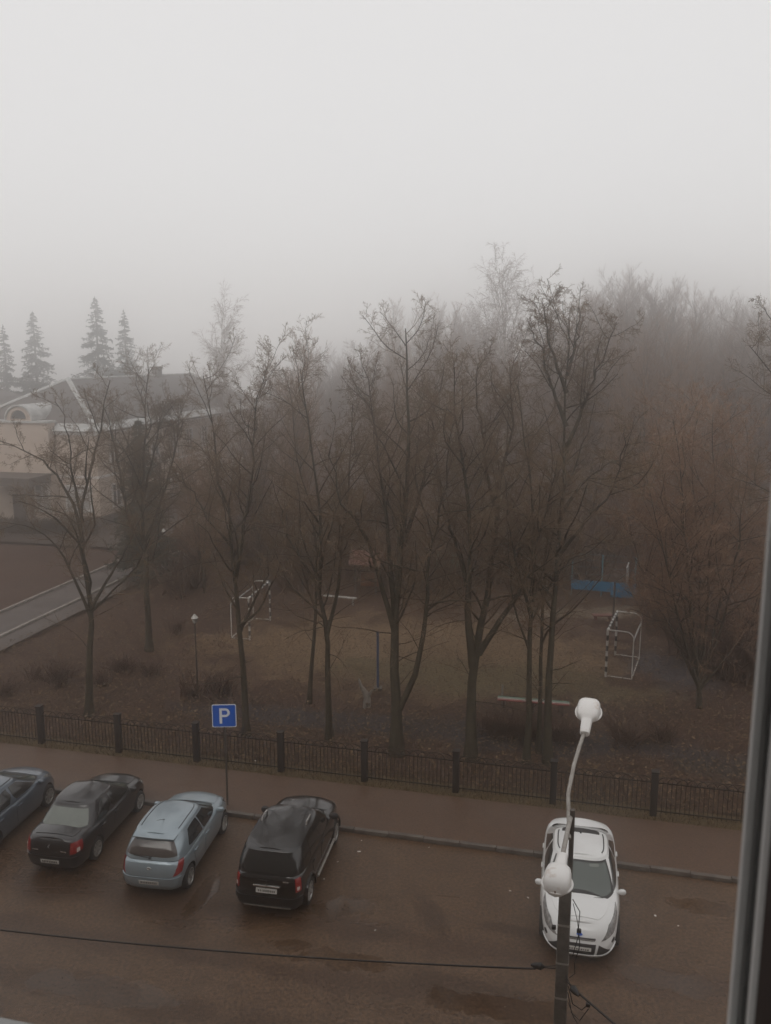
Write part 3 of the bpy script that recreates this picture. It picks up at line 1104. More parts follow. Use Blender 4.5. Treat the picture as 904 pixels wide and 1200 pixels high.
def cowl(c, x0, x1, hood_front=None):
    """dark strip between the bonnet and the windscreen, and the raised bonnet panel"""
    c.patch(c.cap, [(c.phx(x0), -.84), (c.phx(x0), .84), (c.phx(x1), .80), (c.phx(x1), -.80)], 'wiper_cowl', M_TRIM, None, 12, 3, .006, .01, .1)
    hf = c.XF - .10
    h = c.patch(c.cap, [(c.phx(x1 + .02), -.90), (c.phx(x1 + .02), .90), (c.phx(hf), .80), (c.phx(hf), -.80)], 'bonnet', c.m, None, 14, 10, .012, .012, .12)
    return h


def diamond(x, z, sgn, s, root):
    MB().tube([(x, 0, z + s), (x, s * .72, z), (x, 0, z - s), (x, -s * .72, z), (x, 0, z + s)], s * .17, 6).build('badge', M_CHROME, root)


def sedan_dark(loc, rz, label, m):
    root = empty('parked_car', loc, label, 'car', 'cars parked along the kerb', rz)
    prof = [(a, b_, f, r * 0.8) for a, b_, f, r in PROF_H]
    p = dict(L=4.22, W=1.64, r=0.30, fa=1.31, ra=-1.16, prof=prof, crown=0.05, nf=4.2, nr=6.5, sw=.05, spokes=7,
             ztop=[(-2.2, 0.98), (-1.6, 1.01), (-1.0, 0.97), (0.3, 0.94), (0.95, 0.965), (1.6, 0.88), (1.95, 0.77), (2.2, 0.66)],
             gh=dict(xf0=1.20, xr0=-1.64, xf1=0.32, xr1=-0.98, w0=0.785, w1=0.60, z0=0.945, zr=1.41, arc=0.05, nf=4.0, nr=4.4, rb=0.05))
    c = Car(p, root, m)
    c.build()
    yy = .85
    c.patch(c.gh, [(c.gphy(-yy, True), .12), (c.gphy(yy, True), .12), (c.gphy(yy, True), .95), (c.gphy(-yy, True), .95)], 'windscreen', M_GLASSW, None, 14, 8, rnd=.12)
    c.patch(c.gh, [(c.gphy(.88, False), .27), (c.gphy(-.88, False), .27), (c.gphy(-.82, False), .93), (c.gphy(.82, False), .93)], 'rear_window', M_GLASSF, None, 14, 8, rnd=.22)
    for sd in (1, -1):
        c.patch(c.gh, [(c.gphx(-.22, sd), .08), (c.gphx(.98, sd), .08), (c.gphx(.66, sd), .90), (c.gphx(-.22, sd), .92)], 'side_window', M_GLASS, None, 8, 6, rnd=.08)
        c.patch(c.gh, [(c.gphx(-1.10, sd), .14), (c.gphx(-.28, sd), .08), (c.gphx(-.30, sd), .92), (c.gphx(-.92, sd), .88)], 'side_window', M_GLASS, None, 8, 6, rnd=.12)
        t = c.patch(c.body, [(c.phy(sd * .54, False), .56), (c.phx(-1.80, sd), .60), (c.phx(-1.80, sd), .92), (c.phy(sd * .58, False), .92)], 'tail_lamp', M_TAIL, None, 10, 6, .014, .02, .2)
        c.patch(c.body, [(c.phy(sd * .69, False), .60), (c.phx(-1.90, sd), .61), (c.phx(-1.90, sd), .74), (c.phy(sd * .69, False), .73)], 'reversing_lens', M_TAILW, t, 6, 3, .020, .01, .3)
        c.patch(c.body, [(c.phy(sd * .46, True), .70), (c.phx(1.66, sd), .74), (c.phx(1.58, sd), .95), (c.phy(sd * .60, True), .91)], 'headlight', M_HEAD, None, 10, 5, .012, .02, .25)
    c.doors([(.96, 1.02, -.26, -.26), (-.32, -.32, -.76, -.98)], handle=m)
    c.mirror(.80, .97, m)
    c.patch(c.body, [(c.phx(-1.80, 1), .04), (2 * math.pi - c.phx(-1.80, 1), .04), (2 * math.pi - c.phx(-1.80, 1), .46), (c.phx(-1.80, 1), .46)], 'rear_bumper', m, None, 30, 5, .022, .02, .04)
    c.plate(False, .22, .35, off=.028)
    c.patch(c.cap, [(c.phx(-1.52), -.86), (c.phx(-1.52), .86), (c.phx(-1.96), .86), (c.phx(-1.96), -.86)], 'boot_lid', m, None, 10, 6, .012, .012, .1)
    e = c.body(math.pi, .78)
    diamond(e.x - .012, e.z, -1, .06, root)
    # small chrome script strips either side of the badge
    for y in (-.38, .40):
        q = c.body(c.phy(y, False), .66)
        MB().box((q.x - .008, y, q.z), (.006, .16, .022)).build('script_badge', M_CHROME, root)
    cowl(c, 1.03, 1.18)
    return root


def suv(loc, rz, label, m):
    root = empty('parked_car', loc, label, 'car', 'cars parked along the kerb', rz)
    prof = [(0, .09, .14, .10), (.10, .045, .05, .03), (.25, .015, .01, .0), (.40, .0, 0, 0), (.55, .004, .01, .03), (.70, .008, .025, .045), (.82, .016, .05, .055),
            (.91, .035, .085, .07), (.96, .06, .13, .09), (1.0, .10, .2, .12)]
    p = dict(L=4.24, W=1.76, r=0.335, fa=1.34, ra=-1.335, prof=prof, crown=0.05, nf=4.6, nr=7.5, zb=0.26, tw=.22, well=.06, sw=.045, spokes=6,
             ztop=[(-2.2, 1.10), (-1.5, 1.12), (0.3, 1.10), (0.9, 1.12), (1.5, 1.07), (1.9, 0.98), (2.2, 0.86)],
             gh=dict(xf0=1.14, xr0=-2.02, xf1=0.36, xr1=-1.80, w0=0.845, w1=0.70, z0=1.09, zr=1.61, arc=0.05, nf=4.4, nr=5.5, rb=0.03))
    c = Car(p, root, m)
    c.build()
    yy = .86
    c.patch(c.gh, [(c.gphy(-yy, True), .14), (c.gphy(yy, True), .14), (c.gphy(yy, True), .94), (c.gphy(-yy, True), .94)], 'windscreen', M_GLASS, None, 14, 8, rnd=.12)
    c.patch(c.gh, [(c.gphy(.86, False), .16), (c.gphy(-.86, False), .16), (c.gphy(-.82, False), .93), (c.gphy(.82, False), .93)], 'rear_window', M_GLASS, None, 14, 8, rnd=.15)
    for sd in (1, -1):
        for x0, x1, t0, t1 in ((-.26, .88, -.26, .66), (-1.16, -.34, -1.14, -.34), (-1.72, -1.24, -1.58, -1.22)):
            c.patch(c.gh, [(c.gphx(x0, sd), .10), (c.gphx(x1, sd), .10), (c.gphx(t1, sd), .90), (c.gphx(t0, sd), .90)], 'side_window', M_GLASS, None, 8, 6, rnd=.1)
        t = c.patch(c.body, [(c.phy(sd * .70, False), .55), (c.phx(-1.93, sd), .56), (c.phx(-1.93, sd), .93), (c.phy(sd * .70, False), .93)], 'tail_lamp', M_TAIL, None, 8, 8, .014, .02, .12)
        c.patch(c.body, [(c.phy(sd * .73, False), .60), (c.phx(-1.98, sd), .61), (c.phx(-1.98, sd), .70), (c.phy(sd * .73, False), .70)], 'reversing_lens', M_TAILW, t, 6, 3, .02, .01, .2)
        c.patch(c.body, [(c.phy(sd * .52, True), .70), (c.phx(1.80, sd), .70), (c.phx(1.74, sd), .94), (c.phy(sd * .56, True), .92)], 'headlight', M_HEAD, None, 10, 5, .012, .02, .2)
        # roof rails: front and rear bright bars on feet
        for xa, xb in ((-.55, .22),):
            pts = [c.roof(c.gphx(x), sd * .93) + Vector((0, 0, dz)) for x, dz in ((xa, .0), (xa + .06, .075), ((xa + xb) / 2, .085), (xb - .06, .075), (xb, .0))]
            MB().tube(pts, .022, 8).build('roof_rail', M_CHROME, root, smooth=True)
        # bright sill step bar
        MB().tube([(-.80, sd * (c.W / 2 + .03), .40), (.88, sd * (c.W / 2 + .03), .40)], .036, 8).box((-.6, sd * (c.W / 2 - .05), .38), (.04, .16, .03)).box((.6, sd * (c.W / 2 - .05), .38), (.04, .16, .03)).build('side_step', M_GALV, root, smooth=True)
        # wheel-arch cladding
        for ax in (p['fa'], p['ra']):
            pts = [(ax + (p['r'] + .075) * math.cos(t), sd * (c.body(c.phx(ax, sd), .4).y * sd + .004), p['r'] + .01 + (p['r'] + .075) * math.sin(t)) for t in np.linspace(R(-8), R(188), 22)]
            MB().tube(pts, .028, 6).build('arch_trim', m, root, smooth=True)
    c.doors([(.90, .98, -.30, -.30), (-.36, -.36, -.88, -1.16)], handle=m)
    c.mirror(.74, 1.16, M_TRIM, 1.15)
    c.patch(c.body, [(c.phx(-1.86, 1), .03), (2 * math.pi - c.phx(-1.86, 1), .03), (2 * math.pi - c.phx(-1.86, 1), .40), (c.phx(-1.86, 1), .40)], 'rear_bumper', M_TRIM, None, 30, 5, .024, .02, .04)
    c.patch(c.body, [(c.phy(.62, False), .06), (c.phy(-.62, False), .06), (c.phy(-.60, False), .11), (c.phy(.60, False), .11)], 'skid_plate', M_GALV, None, 12, 2, .034, .02, .1)
    c.plate(False, .50, .63, off=.020)
    q = c.body(math.pi, .70)
    MB().box((q.x - .02, 0, q.z), (.03, .66, .045), bev=.012).build('chrome_bar', M_CHROME, root, smooth=True)
    diamond(q.x - .045, q.z, -1, .055, root)
    e = c.body(c.phy(-.48, False), .86)
    MB().box((e.x - .006, e.y, e.z), (.006, .13, .03)).build('script_badge', M_GALV, root)
    e = c.body(math.pi, .86)
    MB().box((e.x - .008, 0, e.z), (.02, .06, .05), bev=.01).tube([(e.x - .02, 0, e.z), (e.x - .02, .22, e.z + .02)], .01, 6).build('rear_wiper', M_TRIM, root)
    cowl(c, .98, 1.12)
    return root


def sedan_front(loc, rz, label, m, front_detail=True, L=4.53, wheel=None, glass=M_GLASSW, dark=M_GLASS):
    root = empty('parked_car', loc, label, 'car', 'cars parked along the kerb', rz)
    p = dict(L=L, W=1.82, r=0.32, fa=1.36, ra=-1.285, prof=[(a, b_, fi, r * .9) for (a, b_, f, r), fi in zip(PROF_H, (.05, .015, .0, .02, .05, .09, .13, .19, .24, .30))], crown=0.06, nf=3.9, nr=5.5, tw=.21, sw=.05, spokes=7,
             ztop=[(-2.3, 0.97), (-1.7, 1.02), (-1.1, 0.99), (0.3, 0.97), (0.95, 1.01), (1.5, 0.94), (1.9, 0.84), (2.3, 0.66)],
             gh=dict(xf0=1.42, xr0=-2.02, xf1=0.36, xr1=-0.95, w0=0.85, w1=0.645, z0=0.985, zr=1.45, arc=0.06, nf=4.0, nr=4.4, rb=0.05))
    c = Car(p, root, m)
    c.build()
    yy = .91
    w = c.patch(c.gh, [(c.gphy(-yy, True), .05), (c.gphy(yy, True), .05), (c.gphy(yy * .98, True), .97), (c.gphy(-yy * .98, True), .97)], 'windscreen', M_TRIM, None, 16, 10, .005, rnd=.12)
    yy = .86
    c.patch(c.gh, [(c.gphy(-yy, True), .16), (c.gphy(yy, True), .16), (c.gphy(yy, True), .92), (c.gphy(-yy, True), .92)], 'glass', glass, w, 16, 10, .009, .003, rnd=.14)
    c.patch(c.gh, [(c.gphy(.88, False), .18), (c.gphy(-.88, False), .18), (c.gphy(-.90, False), 1.12), (c.gphy(.90, False), 1.12)], 'rear_window', M_GLASS, None, 14, 8, rnd=.15)
    if front_detail:
        c.patch(c.roof, [(c.gphx(-1.96), -.90), (c.gphx(-1.96), .90), (c.gphx(-1.22), .84), (c.gphx(-1.22), -.84)], 'rear_screen_edge', M_TRIM, None, 14, 8, .008, .01, .15)
    for sd in (1, -1):
        c.patch(c.gh, [(c.gphx(-.20, sd), .08), (c.gphx(1.06, sd), .08), (c.gphx(.72, sd), .90), (c.gphx(-.20, sd), .92)], 'side_window', dark, None, 8, 6, rnd=.08)
        c.patch(c.gh, [(c.gphx(-1.24, sd), .14), (c.gphx(-.27, sd), .08), (c.gphx(-.28, sd), .92), (c.gphx(-1.00, sd), .88)], 'side_window', dark, None, 8, 6, rnd=.12)
        MB().tube([c.roof(c.gphx(x), sd * .96) + Vector((0, 0, .003)) for x in np.linspace(-1.38, 1.02, 18)], .014, 6).build('roof_strip', M_TRIM, root)
        c.patch(c.body, [(c.phy(sd * .52, False), .62), (c.phx(-L / 2 + .25, sd), .64), (c.phx(-L / 2 + .3, sd), .92), (c.phy(sd * .56, False), .90)], 'tail_lamp', M_TAIL, None, 10, 6, .014, .02, .2)
        # swept headlight running back along the wing
        c.patch(c.body, [(c.phy(sd * .46, True), .64), (c.phx(1.93, sd), .68), (c.phx(1.40, sd), .99), (c.phy(sd * .66, True), .93)], 'headlight', M_HEAD, None, 14, 6, .014, .02, .12)
        if front_detail:
            c.patch(c.body, [(c.phy(sd * .70, True), .40), (c.phx(1.90, sd), .41), (c.phx(1.90, sd), .52), (c.phy(sd * .71, True), .51)], 'fog_lamp', M_TRIM, None, 8, 4, .012, .02, .9)
            c.patch(c.body, [(c.phy(sd * .39, True), .14), (c.phy(sd * .70, True), .16), (c.phy(sd * .56, True), .38), (c.phy(sd * .42, True), .54)], 'side_grille', M_TRIM, None, 6, 5, .012, .02, .05)
    c.doors([(1.02, 1.08, -.24, -.24), (-.30, -.30, -.84, -1.10)], handle=m)
    c.mirror(.92, 1.0, m, .88)
    if front_detail:
        c.patch(c.body, [(c.phy(-.33, True), .13), (c.phy(.33, True), .13), (c.phy(.36, True), .56), (c.phy(-.36, True), .56)], 'grille', M_TRIM, None, 10, 5, .012, .02, .05)
        c.patch(c.body, [(c.phy(-.34, True), .66), (c.phy(.34, True), .66), (c.phy(.36, True), .74), (c.phy(-.36, True), .74)], 'upper_grille', M_TRIM, None, 10, 3, .012, .02, .2)
        gb = MB()
        gb.tube([c.body(c.phy(y, True), .70) + Vector((.018, 0, 0)) for y in np.linspace(-.33, .33, 9)], .009, 6)
        gb.build('grille_bar', M_CHROME, root)
        c.plate(True, .30, .44, off=.022)
        c.patch(c.body, [(c.phy(-.86, True), .03), (c.phy(.86, True), .03), (c.phy(.84, True), .12), (c.phy(-.84, True), .12)], 'lower_lip', m, None, 20, 3, .03, .02, .05)
        # oval badge on the bonnet edge
        e = c.body(0, .82)
        MB().lathe([(0, 0), (.055, 0), (.055, .012), (0, .014)], 20, Matrix.Translation((e.x + .004, 0, e.z)) @ Matrix.Rotation(R(62), 4, 'Y') @ Matrix.Diagonal((.55, 1.25, 1, 1))).build('badge', M_SIGNB, root, smooth=True)
        # sun-strip sticker and mirror foot behind the screen
        c.patch(c.gh, [(c.gphy(.30, True), .85), (c.gphy(.62, True), .85), (c.gphy(.62, True), .91), (c.gphy(.30, True), .91)], 'screen_sticker', M_GLASSF, w, 4, 2, .0115, .003, .1)
    else:
        c.patch(c.body, [(c.phy(-.40, True), .60), (c.phy(.40, True), .60), (c.phy(.44, True), .76), (c.phy(-.44, True), .76)], 'grille', M_TRIM, None, 10, 3, .012, .02, .2)
        c.plate(False, .5, .62)
    cowl(c, 1.25, 1.41)
    # wipers lying on the screen foot
    for y0, y1 in ((.10, .62), (-.42, .06)):
        a = c.gh(c.gphy(y0 * .9, True), .10) + Vector((.03, 0, .02))
        b_ = c.gh(c.gphy(y1, True), .13) + Vector((.03, 0, .02))
        MB().tube([a, b_], .009, 6).build('wiper', M_TRIM, root)
    if front_detail:
        q = c.roof(c.gphx(-1.2), 0)
        MB().box((q.x, 0, q.z + .02), (.12, .04, .05), bev=.012).build('aerial', M_TRIM, root, smooth=True)
    return root


P_HATCH = paint('pale_blue_paint', (0.33, 0.395, 0.43), (0.30, 0.36, 0.40), 0.30, 0.40)
P_DARK = paint('charcoal_paint', (0.016, 0.014, 0.016), (0.024, 0.021, 0.021), 0.28, 0.3)
P_BLACK = paint('black_car_paint', (0.006, 0.005, 0.005), (0.010, 0.008, 0.007), 0.22, 0.0)
P_WHITE = paint('white_car_paint', (0.80, 0.80, 0.79), (0.74, 0.735, 0.72), 0.35, 0.0)
P_BLUE = paint('steel_blue_paint', (0.125, 0.15, 0.185), (0.10, 0.125, 0.155), 0.30, 0.45)


def place(contact, head, W, axle, inset=0.02):
    """car origin from the ground contact of a right-hand wheel"""
    f = Vector((math.cos(head), math.sin(head), 0))
    r = Vector((math.sin(head), -math.cos(head), 0))
    return contact - r * (W / 2 - inset) - f * axle


h1 = R(81.0)
hatchback(place(G(222, 1039) + Vector((.05, 0, 0)), h1, 1.71, -1.355), h1, 'pale metallic blue hatchback seen from behind beside the parking sign', P_HATCH)
h2 = R(79.5)
sedan_dark(place(G(113.5, 1006) + Vector((.06, 0, 0)), h2, 1.67, -1.16), h2, 'dark charcoal saloon with misted rear window, second car from left', P_DARK)
h3 = R(79.5)
suv(place(G(361, 1060) + Vector((.06, .06, 0)), h3, 1.76, -1.335), h3, 'black SUV with bright roof rails and silver side steps', P_BLACK)
h4 = R(80)
sedan_front(place(G(59, 944), h4, 1.82, 1.36), h4, 'steel blue saloon cut off by the left edge of the photo', P_BLUE, False, 4.45)
h5 = R(-102.5)
fc = G(678, 1126)
sedan_front(fc + Vector((-math.cos(h5), -math.sin(h5), 0)) * 2.16, h5, 'white saloon facing the camera behind the street lamp pole', P_WHITE, True)

# ------------------------------------------------------------------ litter on the asphalt
M_PAPER = mat('paper', (0.62, 0.58, 0.55), 0.8)
first = None
for i, (x, y, s) in enumerate(((421, 998, .05), (424, 985, .03), (598, 1044, .035), (396, 1010, .03), (619, 1052, .035), (503, 993, .03), (768, 1073, .04), (690, 1178, .025), (795, 1085, .025), (300, 895, .05), (440, 1090, .02), (380, 1030, .03))):
    q = G(x, y)
    z = 0.10 if to_un(q)[1] > KN + .1 else 0.0
    if first is None:
        pb = MB()
        pb.add([(-1, -.6, .02), (.2, -.8, .3), (1, -.3, .02), (.8, .6, .35), (-.1, .8, .05), (-.9, .5, .3), (0, 0, .55)],
               [(0, 1, 6), (1, 2, 6), (2, 3, 6), (3, 4, 6), (4, 5, 6), (5, 0, 6), (5, 4, 3, 2, 1, 0)])
        o = first = pb.build('paper_scrap', M_PAPER)
        tag(o, 'small pale scrap of litter lying on the ground near the cars', 'litter', 'scraps of litter on the road')
    else:
        o = first.copy()
        COL.objects.link(o)
    o.location = (q.x, q.y, z)
    o.rotation_euler = (0, 0, i * 1.3)
    o.scale = (s, s * .8, s * .6)

#@@PART2@@
# ------------------------------------------------------------------ trees: vectorised branch growth
def unit(a):
    return a / np.maximum(np.linalg.norm(a, axis=-1, keepdims=True), 1e-9)


def tubes_arrays(Pn, Rn, sides):
    B, n, _ = Pn.shape
    T = np.empty_like(Pn)
    T[:, 1:-1] = Pn[:, 2:] - Pn[:, :-2]
    T[:, 0] = Pn[:, 1] - Pn[:, 0]
    T[:, -1] = Pn[:, -1] - Pn[:, -2]
    T = unit(T)
    main = unit(Pn[:, -1] - Pn[:, 0])
    ref = np.where(np.abs(main[:, 2:3]) < 0.9, np.array([[0, 0, 1.0]]), np.array([[1.0, 0, 0]]))
    ref = np.repeat(ref[:, None], n, 1)
    A = unit(np.cross(T, ref))
    Bv = np.cross(A, T)
    w = np.arange(sides) * 2 * np.pi / sides
    V = Pn[:, :, None] + Rn[:, :, None, None] * (A[:, :, None] * np.cos(w)[:, None] + Bv[:, :, None] * np.sin(w)[:, None])
    V = V.reshape(-1, 3)
    idx = np.arange(B * n * sides).reshape(B, n, sides)
    a = idx[:, :-1]
    c = idx[:, 1:]
    F = np.stack([a, np.roll(a, -1, 2), np.roll(c, -1, 2), c], -1).reshape(-1, 4)
    return V, F


def np_mesh(name, parts, m, parent=None, smooth=True):
    Vs, Fs, o = [], [], 0
    for V, F in parts:
        Vs.append(V)
        Fs.append(F + o)
        o += len(V)
    V = np.concatenate(Vs).astype(np.float32)
    F = np.concatenate(Fs).astype(np.int32)
    me = bpy.data.meshes.new(name)
    me.vertices.add(len(V))
    me.vertices.foreach_set('co', V.ravel())
    me.loops.add(F.size)
    me.loops.foreach_set('vertex_index', F.ravel())
    me.polygons.add(len(F))
    me.polygons.foreach_set('loop_start', np.arange(len(F), dtype=np.int32) * F.shape[1])
    me.polygons.foreach_set('loop_total', np.full(len(F), F.shape[1], np.int32))
    if smooth:
        me.polygons.foreach_set('use_smooth', np.ones(len(F), bool))
    me.materials.append(m)
    me.update(calc_edges=True)
    ob = bpy.data.objects.new(name, me)
    COL.objects.link(ob)
    if parent is not None:
        ob.parent = parent
    return ob


def grow(Pn, Rn, nch, t0, t1, lr, ang, up, npts, rr, rmin, wob=0.18, taper=0.65, lpow=0.55, flat=0.0):
    B, n, _ = Pn.shape
    k = B * nch
    idx = np.repeat(np.arange(B), nch)
    t = t0 + (t1 - t0) * ((np.tile(np.arange(nch), B) + rng.uniform(0, 1, k)) / nch)
    q = t * (n - 1)
    i0 = np.minimum(q.astype(int), n - 2)
    fr = (q - i0)[:, None]
    pos = Pn[idx, i0] * (1 - fr) + Pn[idx, i0 + 1] * fr
    rad = Rn[idx, i0] * (1 - fr[:, 0]) + Rn[idx, i0 + 1] * fr[:, 0]
    tan = unit(Pn[idx, i0 + 1] - Pn[idx, i0])
    rnd = rng.normal(size=(k, 3))
    rnd[:, 2] *= (1 - flat)
    side = unit(rnd - (rnd * tan).sum(1, keepdims=True) * tan)
    a = np.radians(rng.normal(ang, ang * 0.22, k))[:, None]
    d = unit(np.cos(a) * tan + np.sin(a) * side)
    L = np.linalg.norm(np.diff(Pn, axis=1), axis=2).sum(1)[idx]
    if isinstance(lr, np.ndarray):
        lr = lr[idx]
    ln = L * lr * (1 - lpow * t) * rng.uniform(0.6, 1.25, k)
    out = np.empty((k, npts, 3))
    out[:, 0] = pos
    for s in range(1, npts):
        d = d + rng.normal(size=(k, 3)) * wob
        d[:, 2] += up / (npts - 1)
        d = unit(d)
        out[:, s] = out[:, s - 1] + d * (ln / (npts - 1))[:, None]
    r0 = np.maximum(np.minimum(rad * 0.72, rr * ln), rmin)
    ts = np.linspace(0, 1, npts)[None]
    Rr = np.maximum(r0[:, None] * (1 - taper * ts), rmin * 0.7)
    return out, Rr


def smooth_poly(pts, n):
    pts = np.array(pts, float)
    d = np.concatenate([[0], np.cumsum(np.linalg.norm(np.diff(pts, axis=0), axis=1))])
    k = len(pts)
    # Catmull-Rom
    ts = np.linspace(0, d[-1], n)
    out = []
    for t in ts:
        i = min(max(int(np.searchsorted(d, t)) - 1, 0), k - 2)
        u = (t - d[i]) / max(d[i + 1] - d[i], 1e-6)
        p0, p1, p2, p3 = pts[max(i - 1, 0)], pts[i], pts[i + 1], pts[min(i + 2, k - 1)]
        out.append(0.5 * (2 * p1 + (p2 - p0) * u + (2 * p0 - 5 * p1 + 4 * p2 - p3) * u * u + (3 * p1 - p0 - 3 * p2 + p3) * u ** 3))
    return np.array(out)


def hero_tree(base_px, stems, r, label, group='bare trees along the fence', dens=1.0, tw=M_TWIG, up=0.35, twr=0.0045, l1=(11, .33), seed=None, name='bare_tree'):
    """stems: list of (pixel polyline, start fraction radius, depth drift); the first one starts at the ground"""
    base = G(*base_px)
    root = empty(name, (base.x, base.y, 0.0), label, 'tree', group)
    b0 = np.array([base.x, base.y, 0.0])
    big, lim, small = [], [], []
    allP, allR = [], []
    for i, (px, rf, drift) in enumerate(stems):
        pts = []
        H0 = px[0][1]
        for (x, y) in px:
            k = (H0 - y) / 400.0
            dep = base.y + (stems_dep0(stems, i, y)) + drift * k
            p = P(x, y, dep)
            pts.append((p.x, p.y, p.z))
        pts = np.array(pts)
        if i == 0:
            pts[0] = (base.x, base.y, -0.25)
        n = 15
        sp = smooth_poly(pts, n) + rng.normal(size=(n, 3)) * np.array([0.02, 0.02, 0.0]) * np.linspace(0, 1, n)[:, None] * 3
        t = np.linspace(0, 1, n)
        R_ = r * rf * (1 - 0.95 * t ** 0.62) + 0.006
        if i == 0:
            R_[0] *= 1.35
            R_[1] *= 1.06
        allP.append(sp - b0)
        allR.append(R_)
    Pn, Rn = np.array(allP), np.array(allR)
    parts = [tubes_arrays(Pn, Rn, 9)]
    SL_ = np.linalg.norm(np.diff(Pn, axis=1), axis=2).sum(1)
    adj = np.sqrt(10.0 / SL_)

    def thin(Pa_, Ra_, nch):         # short side stems carry fewer branches
        keep = rng.uniform(0, 1, len(Pa_)) < np.repeat(np.clip(SL_ / 9.0, 0.25, 1), nch)
        return Pa_[keep], Ra_[keep]
    n1, n2, n3 = int(l1[0] * dens * 1.9), int(10 * dens), int(10 * dens)
    P1, R1 = grow(Pn, Rn, n1, 0.30, 0.99, l1[1] * adj, 48, up, 7, 0.013, 0.009, 0.16)
    P1, R1 = thin(P1, R1, n1)
    # main limbs fork again near their upper third
    P2, R2 = grow(P1, R1, 10, 0.10, 1.0, 0.5, 50, up * 0.6, 5, 0.009, 0.006, 0.10)
    P3, R3 = grow(P2, R2, 6, 0.1, 1.0, 0.55, 48, up * 0.3, 4, 0.009, 0.005, 0.09)
    P2b, R2b = grow(Pn, Rn, n2, 0.35, 1.0, 0.13 * adj, 48, up, 4, 0.009, 0.006, 0.1, lpow=0.2)
    P2b, R2b = thin(P2b, R2b, n2)
    P3b, R3b = grow(P2b, R2b, 4, 0.15, 1.0, 0.6, 38, up * 0.5, 4, 0.009, 0.005, 0.09)
    Pa = np.concatenate([P3, P3b])
    Ra = np.concatenate([R3, R3b])
    P4, R4 = grow(Pa, Ra, 3, 0.1, 0.95, 0.66, 48, 0.05, 2, 0.008, twr, 0.06)
    PL, RL = grow(Pn, Rn, n3, 0.16, 0.62, 0.18 * adj, 66, -0.1, 6, 0.009, 0.007, 0.12, lpow=0.3)
    PL, RL = thin(PL, RL, n3)
    PL2, RL2 = grow(PL, RL, 7, 0.15, 1.0, 0.5, 42, -0.25, 4, 0.009, 0.005, 0.10)
    PL3, RL3 = grow(PL2, RL2, 4, 0.1, 0.95, 0.6, 34, -0.1, 3, 0.008, twr, 0.08)
    tr = np_mesh('trunk', parts + [tubes_arrays(P1, R1, 6), tubes_arrays(PL, RL, 5)], M_BARK, root)
    cr = np_mesh('crown', [tubes_arrays(P2, R2, 4), tubes_arrays(P2b, R2b, 4), tubes_arrays(Pa, Ra, 3), tubes_arrays(P4, R4, 3), tubes_arrays(PL2, RL2, 3), tubes_arrays(PL3, RL3, 3)], tw, root)
    return root


def stems_dep0(stems, i, y):
    """a side stem starts from the depth its parent stem (the first) has reached"""
    if i == 0:
        return 0.0
    px0, _, dr0 = stems[0]
    return dr0 * (px0[0][1] - stems[i][0][0][1]) / 400.0


